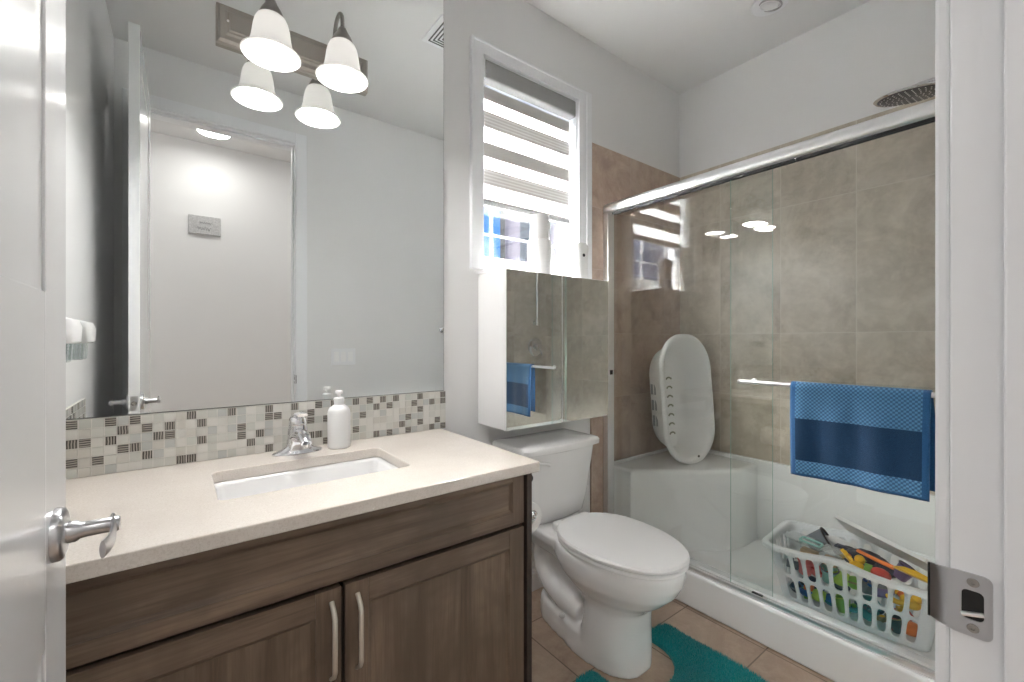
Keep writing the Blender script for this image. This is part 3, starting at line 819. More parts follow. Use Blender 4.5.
# ------------------------------------------------------------------ vanity light
def vanity_light():
    r = empty('vanity_light', (.308, YW-.03, 2.108), label='two-lamp nickel bar light with frosted bell shades on the mirror', cat='wall lamp')
    L = Vector(r.location)
    def bd(mb, name, mat, parent=None, **k):
        o = mb.build(name, mat, parent or r, **k)
        if parent is None: o.matrix_parent_inverse = T(-L)
        return o
    ym = YW-.0065
    p = MB(); p.box(.084, .533, ym-.014, ym, 2.050, 2.167, .002)
    # stepped moulding frame
    def step(i0, i1, ya, yb):
        rings = []
        for (i, y) in ((i0, ya), (i1, yb)):
            rings.append([(.084+i, y, 2.050+i), (.533-i, y, 2.050+i), (.533-i, y, 2.167-i), (.084+i, y, 2.167-i)])
        p.loft(rings, False, True)
    step(.004, .010, ym-.014, ym-.024); step(.022, .027, ym-.024, ym-.030); step(.030, .034, ym-.024, ym-.036)
    bp = bd(p, 'backplate', M['pewter'], smooth=25)
    MB().ball((.112, ym-.037, 2.108), .0035).build('screw', M['alum'], bp)
    for cx, cy in ((.2095, 1.420), (.4055, 1.412)):
        a = MB(); pts = [(cx, ym-.034, 2.112), (cx, ym-.060, 2.114)]
        yA, yB = ym-.062, cy
        for i in range(13):
            t = i/12; y = yA+(yB-yA)*t
            pts.append((cx, y-.0*math.sin(t*PI), 2.118+.088*math.sin(t*PI*.5+.0)**.8 if t < .5 else 2.150+.056*math.sin((1-t)*PI)**.6+.0))
        # cleaner loop: rise then arch over to the cap
        pts = [(cx, ym-.034, 2.112), (cx, ym-.050, 2.114), (cx, ym-.062, 2.135), (cx, ym-.066, 2.165)]
        R_ = ((ym-.066)-cy)/2
        for i in range(1, 12):
            t = PI*i/12; pts.append((cx, (ym-.066+cy)/2+R_*math.cos(t), 2.165+.047*math.sin(t)))
        pts += [(cx, cy, 2.160), (cx, cy, 2.135)]
        a.tube(pts, .0062, 12)
        a.lathe([(.0062, 2.150), (.011, 2.146), (.016, 2.135), (.026, 2.118), (.034, 2.100), (.0345, 2.094), (.030, 2.094)], (cx, cy, 0), 28)
        a.lathe([(.018, 0), (.018, .005), (.010, .012)], (cx, ym-.033, 2.112), 20, mat=RX(PI/2))
        bd(a, 'arm', M['nickel'])
        s = MB(); outer = [(.031, 2.100), (.038, 2.094), (.0435, 2.082), (.0475, 2.064), (.050, 2.044), (.053, 2.026), (.058, 2.011), (.065, 2.000), (.0725, 1.993), (.0765, 1.990)]
        s.lathe(outer, (cx, cy, 0), 40, cap0=False, cap1=False)
        s.torus((cx, cy, 1.9895), .0755, .0028)
        sh = bd(s, 'lamp_shade', [M['shade'], M['shadein']])
        b = MB(); b.ball((cx, cy, 2.040), .026, sz=1.1); b.tube([(cx, cy, 2.07), (cx, cy, 2.10)], .014, 14)
        b.build('bulb', M['bulb'], sh)
        ld = bpy.data.lights.new('lamp', 'AREA'); ld.shape = 'DISK'; ld.size = .132; ld.energy = LAMP_W; ld.color = (1, .98, .96)
        lo = bpy.data.objects.new('lamp_light', ld); COL.objects.link(lo); lo.location = (cx, cy, 1.994)
LAMP_W = .95
vanity_light()

# ------------------------------------------------------------------ faucet
def faucet():
    x, y, z = .294, 1.498, .8155
    r = empty('sink_faucet', (x, y, z), label='chrome single-lever faucet behind the sink', cat='faucet')
    b = MB()
    rings = []
    for (hx, hy, zz) in ((.072, .026, 0), (.072, .026, .004), (.064, .022, .009), (.048, .022, .014), (.035, .026, .024), (.031, .027, .048), (.028, .026, .075), (.026, .025, .088)):
        rings.append(superell(0, 0, hx, hy, 2.2, 40, zz))
    b.loft(rings); b.build('body', M['chrome'], r, smooth=50)
    s = MB(); s.tube([(0, -.005, .050), (0, -.035, .062), (0, -.070, .066), (0, -.100, .060), (0, -.118, .050)], [.024, .022, .018, .015, .013], 18, sx=1.15, sy=.85)
    s.lathe([(.010, 0), (.010, .010)], (0, -.116, .038), 18)
    s.build('spout', M['chrome'], r, smooth=60)
    l = MB()
    l.lathe([(.026, .088), (.0265, .096), (.024, .110), (.016, .120), (.002, .124)], (0, 0, 0), 28)
    l.tube([(0, .002, .108), (0, -.018, .122), (0, -.045, .128), (0, -.068, .126)], [.016, .016, .014, .011], 16, sx=1.4, sy=.45)
    l.build('lever', M['chrome'], r, smooth=60)
faucet()

# ------------------------------------------------------------------ soap bottle
def soap():
    r = empty('soap_dispenser', (.418, 1.494, .8155), label='white pump soap bottle beside the faucet', cat='soap bottle')
    b = MB(); b.lathe([(.031, 0), (.0345, .003), (.0355, .008), (.0355, .112), (.034, .122), (.029, .131), (.020, .138), (.016, .141), (.0155, .150)], seg=36)
    b.build('bottle', M['plastic'], r)
    p = MB(); p.lathe([(.0165, .148), (.0165, .162), (.0135, .165), (.0062, .166), (.0060, .175), (.0120, .1765), (.0125, .184), (.011, .187)], seg=28)
    p.build('pump', M['plastic'], r)
soap()

# ------------------------------------------------------------------ mirrored wall cabinet
CX0, CX1, CY0, CZ0, CZ1 = 1.012, 1.614, 1.367, .815, 1.449
def wall_cabinet():
    r = empty('mirror_cabinet', ((CX0+CX1)/2, 1.5, CZ0), label='white wall cabinet with two mirrored doors above the toilet', cat='wall cabinet')
    L = Vector(r.location)
    b = MB(); yb = YW-.0015; t = .014
    b.box(CX0, CX0+t, CY0+.018, yb, CZ0, CZ1, .001); b.box(CX1-t, CX1, CY0+.018, yb, CZ0, CZ1, .001)
    b.box(CX0+t, CX1-t, CY0+.018, yb, CZ0, CZ0+t); b.box(CX0+t, CX1-t, CY0+.018, yb, CZ1-t, CZ1); b.box(CX0+t, CX1-t, yb-.006, yb, CZ0+t, CZ1-t)
    b.box(CX0+t, CX1-t, CY0+.03, yb, 1.12, 1.132)
    o = b.build('body', M['plastic'], r); o.matrix_parent_inverse = T(-L)
    xm = 1.3125
    for (a, c) in ((CX0, xm-.001), (xm+.001, CX1)):
        d = MB(); d.box(a, c, CY0+.003, CY0+.017, CZ0-.002, CZ1+.001, .001)
        o = d.build('door', M['plastic'], r); o.matrix_parent_inverse = T(-L)
        MB().box(a+.0015, c-.0015, CY0, CY0+.003, CZ0, CZ1-.001).build('mirror_face', M['mirror'], o, smooth=0)
wall_cabinet()

# bottles on the wall cabinet
def cab_items():
    r = empty('tall_bottle', (1.266, 1.462, CZ1+.0015), label='tall white cylindrical bottle standing on the mirror cabinet', cat='bottle')
    b = MB(); b.lathe([(.050, 0), (.053, .003), (.053, .148), (.050, .156), (.042, .162), (.0415, .262), (.039, .270), (.026, .274)], seg=36)
    b.build('body', M['plastic'], r)
    MB().box(.022, .0435, -.022, .006, .175, .250, .004).build('grip', P('grey grip', (.45, .45, .46), .5), r)
    r = empty('air_freshener', (1.488, 1.435, CZ1+.0015), label='small white automatic air freshener with dark sensor, on the mirror cabinet', cat='air freshener')
    b = MB(); rings = []
    for (a, c, z) in ((.035, .029, 0), (.037, .031, .004), (.038, .032, .125), (.044, .036, .142), (.041, .033, .160), (.030, .024, .172)):
        rings.append(superell(0, 0, a, c, 3, 40, z))
    b.loft(rings); b.build('body', M['plastic'], r)
    MB().lathe([(.0075, 0), (.0075, .002), (.004, .004)], (-.004, -.0325, .112), 16, mat=RX(PI/2)).build('sensor', M['dark'], r)
cab_items()

# ------------------------------------------------------------------ toilet
def toilet():
    cx = 1.292
    r = empty('toilet', (cx, 1.2, 0), label='white two-piece elongated toilet with lid closed', cat='toilet')
    L = Vector(r.location)
    def bd(mb, name, mat, parent=None, **k):
        o = mb.build(name, mat, parent or r, **k)
        if parent is None: o.matrix_parent_inverse = T(-L)
        return o
    def egg(w, yf, yb, z, k=56, n=2.15, wide=.62):
        # egg outline, front at yf (small y), back at yb
        out = []; ym = yf+(yb-yf)*wide
        for i in range(k):
            t = 2*PI*i/k; c, s_ = math.cos(t), math.sin(t)
            ex = 2/n
            x = w*math.copysign(abs(c)**ex, c)
            y = ym+((yb-ym) if s_ > 0 else (ym-yf))*math.copysign(abs(s_)**ex, s_)
            out.append((cx+x, y, z))
        return out
    b = MB()
    b.loft([egg(.060, .945, 1.20, -.0), egg(.124, .930, 1.27, 0.0, n=2.5), egg(.124, .931, 1.27, .02, n=2.5), egg(.122, .934, 1.18, .06, n=2.5), egg(.120, .936, 1.16, .14, n=2.4), egg(.119, .930, 1.16, .215, n=2.3), egg(.122, .902, 1.19, .240), egg(.145, .862, 1.23, .27), egg(.167, .822, 1.28, .31), egg(.178, .801, 1.31, .35), egg(.180, .795, 1.31, .385), egg(.176, .798, 1.31, .403)][1:])
    # foot plate running back to the wall side
    def foot(w0, z): return [(cx+s_*w, y, z) for s_, ys in ((1, 1), (-1, -1)) for y, w in ([(.98, .09), (1.06, .120), (1.18, .115), (1.30, .100), (1.38, .083), (1.425, .055), (1.44, .02)][::ys]) for w in [w*w0]]
    b.loft([foot(1, 0), foot(1, .045), foot(.95, .075), foot(.80, .090)])
    # trapway relief
    for dx in (-.050, .050):
        b.tube([(cx+dx*.8, 1.24, .355), (cx+dx, 1.34, .350), (cx+dx, 1.400, .320), (cx+dx, 1.418, .265), (cx+dx, 1.405, .205), (cx+dx, 1.355, .155), (cx+dx, 1.275, .128), (cx+dx, 1.17, .115)], [.040, .040, .040, .040, .041, .044, .046, .044], 20)
    b.box(cx-.040, cx+.040, 1.12, 1.40, .08, .36)
    # deck for the tank
    b.loft([[(cx-.10, 1.27, .30), (cx+.10, 1.27, .30), (cx+.085, 1.46, .30), (cx-.085, 1.46, .30)], [(cx-.14, 1.24, .365), (cx+.14, 1.24, .365), (cx+.125, 1.52, .365), (cx-.125, 1.52, .365)], [(cx-.145, 1.24, .400), (cx+.145, 1.24, .400), (cx+.13, 1.53, .400), (cx-.13, 1.53, .400)]])
    bd(b, 'bowl', M['porcelain'], mods=remesh(.006, 10))
    for dx in (-1, 1):
        c = MB(); c.ball((cx+dx*.098, 1.245, .088), .012, sz=.8); bd(c, 'bolt_cap', M['porcelain'])
    # seat ring and lid
    def lidring(w, yf, yb, z, bw=.125):
        o = egg(w, yf, yb, z, 72, 2.2, .58); return o
    s = MB(); s.loft([lidring(.176, .797, 1.285, .405), lidring(.183, .790, 1.288, .409), lidring(.183, .790, 1.288, .416), lidring(.179, .794, 1.285, .420)]); bd(s, 'seat', M['plastic'])
    s = MB(); s.loft([lidring(.178, .796, 1.285, .4225), lidring(.186, .788, 1.290, .426), lidring(.1865, .787, 1.290, .434), lidring(.181, .793, 1.286, .441), lidring(.160, .82, 1.27, .445), lidring(.10, .90, 1.23, .447)]); bd(s, 'lid', M['plastic'])
    for dx in (-.075, .075):
        h = MB(); h.box(cx+dx-.022, cx+dx+.022, 1.270, 1.305, .403, .436, .008, 3); bd(h, 'hinge', M['plastic'])
    # tank
    def bowfront(x0, x1, y0, y1, r_, z, bow):
        pts = rrect(x0, x1, y0, y1, r_, 6); out = []
        for x, y in pts:
            u = (x-(x0+x1)/2)/((x1-x0)/2)
            yy = y-bow*(1-u*u) if y < (y0+y1)/2 else y
            out.append((x, yy, z))
        return out
    # subdivide front edge so that the bow is smooth
    def ringbow(hw, yf, yb, r_, z, bow):
        out = []
        for i in range(13):
            u = -1+2*i/12; x = cx+u*(hw-r_); out.append((x, yf-bow*(1-u*u), z))
        for i in range(1, 7):
            a = math.radians(-90+90*i/6); out.append((cx+hw-r_+r_*math.cos(a), yf+r_+r_*math.sin(a), z))
        for i in range(7):
            a = math.radians(90*i/6); out.append((cx+hw-r_*.6+r_*.6*math.cos(a), yb-r_*.6+r_*.6*math.sin(a), z))
        for i in range(7):
            a = math.radians(90+90*i/6); out.append((cx-hw+r_*.6+r_*.6*math.cos(a), yb-r_*.6+r_*.6*math.sin(a), z))
        for i in range(6):
            a = math.radians(180+90*i/6); out.append((cx-hw+r_+r_*math.cos(a), yf+r_+r_*math.sin(a), z))
        return out
    t = MB(); t.loft([ringbow(.165, 1.375, 1.53, .045, .402, .012), ringbow(.172, 1.365, 1.54, .045, .415, .014), ringbow(.184, 1.352, 1.552, .04, .50, .018), ringbow(.205, 1.336, 1.556, .035, .703, .022)])
    bd(t, 'tank', M['porcelain'])
    t = MB(); t.loft([ringbow(.210, 1.328, 1.558, .026, .7045, .016), ringbow(.2195, 1.318, 1.562, .028, .709, .016), ringbow(.2205, 1.317, 1.562, .028, .727, .016), ringbow(.215, 1.323, 1.558, .028, .736, .016), ringbow(.200, 1.339, 1.545, .025, .7405, .014), ringbow(.10, 1.42, 1.48, .02, .742, .005)])
    bd(t, 'tank_lid', M['porcelain'])
    lv = MB(); lx = cx-.148
    lv.lathe([(.014, 0), (.014, .006), (.009, .010), (.009, .016)], (lx, 1.340, .672), 20, mat=RX(PI/2))
    lv.tube([(lx, 1.324, .672), (lx+.03, 1.320, .668), (lx+.055, 1.320, .660)], [.006, .0055, .0065], 12)
    bd(lv, 'flush_lever', M['plastic'])
toilet()

# ------------------------------------------------------------------ toilet roll on the vanity side
def toilet_roll():
    r = empty('toilet_paper_holder', (VX1+.0015, 1.10, .625), label='chrome toilet paper holder on the vanity side', cat='paper holder')
    h = MB()
    for s_ in (-1,):
        h.lathe([(.020, 0), (.020, .004), (.012, .008), (.008, .010)], (0, s_*.062, 0), 24, mat=RY(PI/2))
        h.tube([(.006, s_*.062, 0), (.040, s_*.062, 0), (.055, s_*.062, 0)], [.007, .006, .006], 12)
        h.ball((.055, s_*.062, 0), .012); h.torus((.055, s_*.0665, 0), .013, .004, mat=RX(PI/2)); h.ball((.055, s_*.072, 0), .007)
    h.tube([(.055, -.062, 0), (.055, .060, 0)], .006, 12); h.lathe([(.010, 0), (.010, .006)], (.055, .062, 0), 16, mat=RX(PI/2))
    h.build('bracket', M['chrome'], r, smooth=60)
    b = MB(); prof = [(.0205, -.050), (.0490, -.050), (.0495, -.046), (.0495, .046), (.0490, .050), (.0205, .050), (.0205, -.050)]
    b.lathe(prof, (0, 0, 0), 36, mat=RX(PI/2), cap0=False, cap1=False)
    o = b.build('toilet_roll', P('white tissue', (.82, .82, .81), .95), label='white toilet roll on the chrome holder beside the vanity', cat='toilet roll')
    o.location = (VX1+.0015+.055, 1.10, .6105)
toilet_roll()

# ------------------------------------------------------------------ bath mat
def bath_mat():
    x0, x1, y0, y1 = 1.035, 1.575, .44, 1.045
    out = []
    nx = 12
    hw, yc, cxm = .150, 1.045, 1.30
    cut = []
    for i in range(17):
        a = PI*i/16; cut.append((cxm+hw*math.cos(a), .985-.135*math.sin(a)))
    # outline, anticlockwise from lower left
    def corner(cx_, cy_, r_, a0): return [(cx_+r_*math.cos(math.radians(a0+90*i/6)), cy_+r_*math.sin(math.radians(a0+90*i/6))) for i in range(7)]
    o = corner(x0+.05, y0+.05, .05, 180)+corner(x1-.05, y0+.05, .05, 270)+corner(x1-.045, y1-.045, .045, 0)
    o += corner(cxm+hw+.02, y1-.02, .02, 90)
    o += cut
    o += corner(cxm-hw-.02, y1-.02, .02, 0)[0:7]+corner(x0+.045, y1-.045, .045, 90)
    b = MB(); b.prism(o, .001, .019, .006, seg=3)
    ob = b.build('bath_mat', M['rug'], smooth=60, label='teal contour bath mat around the toilet foot', cat='bath mat')
    # short pile, a real fibre layer
    me = ob.data
    bm = bmesh.new(); bm.from_mesh(me)
    rnd = random.Random(5)
    # inside test
    def inside(px, py):
        c = False; j = len(o)-1
        for i in range(len(o)):
            xi, yi = o[i]; xj, yj = o[j]
            if (yi > py) != (yj > py) and px < (xj-xi)*(py-yi)/(yj-yi)+xi: c = not c
            j = i
        return c
    n_ = 0
    while n_ < 26000:
        px, py = rnd.uniform(x0, x1), rnd.uniform(.60, y1)
        if not inside(px, py): continue
        # brushed patches give the pile its streaky look
        f1 = math.sin(px*17+py*9)+math.sin(py*23-px*11+1.3)
        lean = .004*f1; h = rnd.uniform(.007, .011); a = rnd.uniform(0, PI); wd = .0011
        dx, dy = wd*math.cos(a), wd*math.sin(a)
        v1 = bm.verts.new((px-dx, py-dy, .017)); v2 = bm.verts.new((px+dx, py+dy, .017))
        v3 = bm.verts.new((px+lean+rnd.uniform(-.002, .002), py+lean*.6+rnd.uniform(-.002, .002), .018+h))
        bm.faces.new((v1, v2, v3)); n_ += 1
    bm.to_mesh(me); bm.free()
bath_mat()

# ------------------------------------------------------------------ baby bath standing on the shower seat
def baby_bath():
    r = empty('baby_bath', (2.232, 1.345, .5015), label='white oval baby bath standing upright on the shower seat', cat='baby bath')
    H = .700; W = .418; D = .155
    # local frame: u across, v up, w depth behind the rim plane. n (open side) = (-.28,-.96)
    ang = math.radians(6)
    ux = Vector((math.cos(ang), -math.sin(ang), 0)); nn = Vector((-math.sin(ang), -math.cos(ang), 0))
    tilt = .085                               # leans back a little
    def P3(u, v, w_): return ux*u+Vector((0, 0, 1))*(v)-nn*(w_+v*tilt-.055)
    def oval(hw, v0, v1, w_, k=64, n=2.6):
        out = []
        for u, v in rrect(-hw, hw, v0, v1, hw*.93, 14): out.append(P3(u, v, w_))
        return out
    b = MB()
    rings = [oval(W/2-.004, .004, H-.004, .018), oval(W/2, 0, H, .014), oval(W/2, 0, H, .003), oval(W/2-.006, .006, H-.006, -.002), oval(W/2-.020, .020, H-.020, .000),
             oval(W/2-.028, .030, H-.032, .012), oval(W/2-.036, .045, H-.052, .07), oval(W/2-.046, .068, H-.080, .125), oval(W/2-.072, .105, H-.12, .146), oval(W/2-.13, .20, H-.22, .150)]
    b.loft(rings, cap0=False, cap1=True)
    o = b.build('tub', M['plastic'], r, smooth='all')
    md = o.modifiers.new('solid', 'SOLIDIFY'); md.thickness = .0035; md.offset = 1
    # plug
    p = MB(); p.lathe([(.007, 0), (.007, .003), (.004, .004)], P3(.045, .030, .000), 16, mat=(Matrix.Rotation(0, 4, 'Z') @ nn.to_track_quat('Z', 'Y').to_matrix().to_4x4()))
    p.build('drain_plug', M['rubber'], r)
    # curved grip slots inside the left of the tub
    gm = P('olive grip marks', (.30, .31, .24), .6)
    sp_ = MB(); sp_.loft([[P3(-W/2+a, v, w_) for a, v in rrect(.018, .088, .11, .53, .02, 4)] for w_ in (.002, .010)])
    sp_.build('grip_shelf', M['plastic'], r)
    for i in range(7):
        v = .17+.048*i
        a = MB(); pts = []
        for k in range(7):
            t = PI*(k/6)*.9+.2
            pts.append(P3(-W/2+.054+.020*math.cos(t), v+.012*math.sin(t), .0012))
        a.tube(pts, .0042, 8)
        a.build('grip_mark', gm, r)
    # moulded vent/label panel on the outer left side
    gm2 = P('grey printed side label', (.33, .35, .36), .6)
    for j in range(3):
        lb = MB()
        for i in range(4):
            v = .20+.085*j
            lb.loft([[P3(-W/2+.036+.0*i, v+.0, .035+.022*i), P3(-W/2+.0385, v+.055, .035+.022*i), P3(-W/2+.0395, v+.055, .047+.022*i), P3(-W/2+.037, v, .047+.022*i)],
                     [P3(-W/2+.0335+.0038*i, v+.0, .035+.022*i), P3(-W/2+.0335+.0038*i, v+.055, .035+.022*i), P3(-W/2+.0345+.0038*i, v+.055, .047+.022*i), P3(-W/2+.0345+.0038*i, v, .047+.022*i)]])
        lb.build('side_label', gm2, r, smooth=0)
baby_bath()

# ------------------------------------------------------------------ laundry basket
BK = dict(cx=2.115, cy=.555, z0=.0895, h=.240)
def basket():
    cx, cy, z0, h = BK['cx'], BK['cy'], BK['z0'], BK['h']
    r = empty('laundry_basket', (cx, cy, z0), math.radians(5.0), label='white plastic laundry basket of toys on the shower floor', cat='basket')
    hl0, hw0, hl1, hw1 = .225, .090, .262, .163     # half length (y) and half width (x) at bottom and top
    rad0, rad1 = .032, .038
    def hgt(u_y):   # raised middle of the long rims
        return .020*math.exp(-((u_y-.02)/.08)**2)
    def outline(t, off=0):
        hl, hw, rd = hl0+(hl1-hl0)*t+off, hw0+(hw1-hw0)*t+off, rad0+(rad1-rad0)*t+off
        return hl, hw, rd
    # perimeter parameter: long side front (x=-hw) y from -L to L ; then corner ; etc
    def point(seg, q, v):
        """seg 0 front, 1 far end, 2 back, 3 near end, q in 0..1 along straight part; corners 'c0'.."""
        hl, hw, rd = outline(v)
        ly, lx = hl-rd, hw-rd
        if seg == 0: x, y = -hw, -ly+2*ly*q
        elif seg == 1: x, y = -lx+2*lx*q, hl
        elif seg == 2: x, y = hw, ly-2*ly*q
        else: x, y = lx-2*lx*q, -hl
        zz = h*v
        if seg in (0, 2): zz += hgt(y)*v**3
        return (x, y, zz)
    def cpoint(c, a, v):
        hl, hw, rd = outline(v); ly, lx = hl-rd, hw-rd
        ctr = [(-lx, ly), (lx, ly), (lx, -ly), (-lx, -ly)][c]
        a0 = [180, 90, 0, -90][c]; th = math.radians(a0-90*a)
        return (ctr[0]+rd*math.cos(th), ctr[1]+rd*math.sin(th), h*v)
    bm = bmesh.new(); cache = {}
    def V(p):
        k = tuple(round(c, 5) for c in p)
        if k not in cache: cache[k] = bm.verts.new(p)
        return cache[k]
    def face(ps):
        vs = [V(p) for p in ps]
        u = []
        for q in vs:
            if q not in u: u.append(q)
        if len(u) >= 3:
            try: bm.faces.new(u)
            except ValueError: pass
    rows = [(0.09, 0.47), (0.53, 0.90)]
    NS = 16
    def slotcell(fn, q0, q1, v0, v1):
        """rect cell with a stadium hole"""
        qm, vm = (q0+q1)/2, (v0+v1)/2; a = (q1-q0)/2; b_ = (v1-v0)/2
        hole = []; rect = []
        for i in range(NS):
            t = 2*PI*i/NS+PI/NS
            c, s_ = math.cos(t), math.sin(t); n = 3.6
            hole.append(fn(qm+a*.68*math.copysign(abs(c)**(2/n), c), vm+b_*.87*math.copysign(abs(s_)**(2/n), s_)))
            m_ = max(abs(c), abs(s_)); rect.append((qm+a*c/m_, vm+b_*s_/m_))
        rp = [fn(*p) for p in rect]
        corners = {(1, 1): fn(q1, v1), (-1, 1): fn(q0, v1), (-1, -1): fn(q0, v0), (1, -1): fn(q1, v0)}
        for i in range(NS):
            j = (i+1) % NS
            face([rp[i], rp[j], hole[j], hole[i]])
            ti, tj = 2*PI*i/NS+PI/NS, 2*PI*j/NS+PI/NS
            # a corner lies between samples
            for (cs, ss), cp in corners.items():
                tcn = math.atan2(ss, cs) % (2*PI)
                if ti < tcn < (tj if tj > ti else tj+2*PI): face([rp[i], cp, rp[j]])
    for seg, n_ in ((0, 10), (1, 5), (2, 10), (3, 5)):
        fn = lambda q, v, seg=seg: point(seg, q, v)
        for i in range(n_):
            q0, q1 = i/n_, (i+1)/n_
            for a, b_ in ((0, .06), (.94, 1.0)): face([fn(q0, a), fn(q1, a), fn(q1, b_), fn(q0, b_)])
            slotcell(fn, q0, q1, .06, .50); slotcell(fn, q0, q1, .50, .94)
    for c in range(4):
        for i in range(6):
            for a, b_ in ((0, .06), (.06, .5), (.5, .94), (.94, 1.0)):
                face([cpoint(c, i/6, a), cpoint(c, (i+1)/6, a), cpoint(c, (i+1)/6, b_), cpoint(c, i/6, b_)])
    bot = []
    for s_, c in ((0, 0), (1, 1), (2, 2), (3, 3)):
        bot += [cpoint(c, i/6, 0) for i in range(7)]
    vs = []
    for p in bot:
        q = V(p)
        if q not in vs: vs.append(q)
    bm.faces.new(vs)
    bmesh.ops.remove_doubles(bm, verts=bm.verts, dist=.0004)
    bmesh.ops.recalc_face_normals(bm, faces=bm.faces)
    mb = MB(); mb.bm.free(); mb.bm = bm
    o = mb.build('basket_body', M['bask'], r, smooth='all')
    md = o.modifiers.new('solid', 'SOLIDIFY'); md.thickness = .0035; md.offset = -1
    # rolled rim
    pts = []
    for s_ in range(4):
        for i in range(14): pts.append(point(s_, i/14, 1.0))
        for i in range(7): pts.append(cpoint(s_, i/7, 1.0))
    rim = MB(); rings = []
    k = len(pts)
    for i in range(k+1):
        p = Vector(pts[i % k]); tn = (Vector(pts[(i+1) % k])-Vector(pts[(i-1) % k])).normalized()
        out = tn.cross(Vector((0, 0, 1))).normalized()
        if out.dot(Vector((p.x, p.y, 0))) < 0: out = -out
        prof = [(-.003, -.002), (-.003, .003), (.002, .006), (.014, .005), (.020, .001), (.021, -.012), (.018, -.013), (.016, -.001), (.003, .000)]
        rings.append([p+out*a+Vector((0, 0, b_)) for a, b_ in prof])
    rim.loft(rings, False, False); rim.build('rim', M['bask'], r, smooth=50)
M['bask'] = P('white blue basket plastic', (.82, .85, .88), .35)
basket()

# ------------------------------------------------------------------ toys in the basket
BA = math.radians(5.0)
def bpt(x, y, z):   # basket frame -> world
    c, s_ = math.cos(BA), math.sin(BA)
    return (BK['cx']+x*c-y*s_, BK['cy']+x*s_+y*c, BK['z0']+z)
def tm(name, c, rough=.4): return P(name, c, rough)
C = dict(pink=(.75, .20, .20), green=(.20, .45, .08), lime=(.42, .65, .10), orange=(.80, .20, .03), yellow=(.80, .48, .02), blue=(.03, .14, .42), navy=(.015, .02, .06),
         teal=(.03, .20, .22), grey=(.16, .19, .22), black=(.02, .02, .025), aqua=(.30, .62, .58), white=(.75, .75, .75), red=(.55, .05, .04), khaki=(.25, .22, .10), purple=(.18, .13, .32), skin=(.62, .42, .25))
TM = {k: tm('toy plastic '+k, v) for k, v in C.items()}
def toy_ball(c1, c2, r_=.03):
    return [('shell', MB().ball((0, 0, 0), r_), c1), ('band', MB().torus((0, 0, 0), r_*.99, r_*.16), c2)]
def toy_cup(c1, c2):
    return [('cup', MB().lathe([(.018, -.028), (.021, -.026), (.028, .024), (.029, .026), (.026, .026), (.019, -.022), (.002, -.023)], seg=24, cap1=True), c1), ('rim', MB().torus((0, 0, .026), .028, .0025), c2)]
def toy_fish(c1, c2):
    b = MB().ball((0, 0, 0), .030, 1.0, 1.15, .75)
    f = MB().prism([(-.002, .030), (.002, .030), (.003, .055), (-.003, .055)], -.022, .022)
    return [('body', b, c1), ('fin', f, c2)]
def toy_boat(c1, c2):
    h = MB(); rings = []
    for s_, z in ((.55, -.018), (.9, -.004), (1, .010)):
        rings.append([(x*s_, y*s_, z) for x, y in [(.020, -.035), (.024, 0), (.018, .030), (0, .048), (-.018, .030), (-.024, 0), (-.020, -.035)]])
    h.loft(rings); k = MB(); k.box(-.013, .013, -.022, .010, .008, .028, .003); k.tube([(0, -.006, .025), (0, -.006, .040)], .006, 10)
    return [('hull', h, c1), ('cabin', k, c2)]
def toy_ring(c1, c2):
    return [('ring', MB().torus((0, 0, 0), .024, .009), c1), ('bead', MB().ball((.024, 0, .002), .012), c2)]
def toy_brick(c1, c2):
    b = MB().box(-.026, .026, -.020, .020, -.016, .016, .003); s_ = MB()
    for x in (-.014, .014):
        for y in (-.010, .010): s_.lathe([(.007, .015), (.007, .022), (.006, .0225)], (x, y, 0), 14)
    return [('brick', b, c1), ('stud', s_, c2)]
def toy_duck(c1, c2):
    b = MB().ball((0, 0, -.004), .026, .85, 1.15, .8); b.ball((0, -.018, .022), .017)
    k = MB().ball((0, -.037, .020), .008, 1.1, 1, .5)
    return [('body', b, c1), ('beak', k, c2)]
def toy_star(c1, c2):
    pts = []
    for i in range(10):
        a = 2*PI*i/10; q = .032 if i % 2 == 0 else .016; pts.append((q*math.cos(a), q*math.sin(a)))
    return [('star', MB().prism(pts, -.007, .007, .002, top_only=False), c1), ('button', MB().ball((0, 0, .007), .009, sz=.6), c2)]
def put_toy(name, parts, x, y, z, rot, label, cat='toy', s_=1.0):
    p = bpt(x, y, z)
    r = empty(name, p, 0, label, cat, 'toys in the laundry basket'); r.rotation_euler = rot; r.scale = (s_,)*3
    for nm, mb, c in parts: mb.build(nm, TM[c] if isinstance(c, str) else c, r, smooth=50)
    return r
ys = [.176-.0393*i for i in range(10)]
low = [('toy_ball', toy_ball('navy', 'grey', .022), 'small navy ball behind the lowest leftmost basket slot'),
       ('toy_boat', toy_boat('blue', 'orange'), 'blue toy boat with orange cabin low in the basket'),
       ('toy_fish', toy_fish('lime', 'green'), 'lime green toy fish low in the basket'),
       ('toy_ball', toy_ball('blue', 'teal', .023), 'blue ball low in the basket next to the lime fish'),
       ('toy_cup', toy_cup('green', 'lime'), 'dark green toy cup with lime rim low in the basket'),
       ('toy_ring', toy_ring('teal', 'green'), 'teal toy ring low in the middle of the basket'),
       ('toy_brick', toy_brick('teal', 'grey'), 'teal toy brick low in the basket'),
       ('toy_star', toy_star('khaki', 'yellow'), 'khaki star with yellow button low in the basket'),
       ('toy_cup', toy_cup('black', 'khaki'), 'black toy cup low in the basket'),
       ('toy_fish', toy_fish('orange', 'red'), 'orange toy fish behind the lowest rightmost basket slot')]
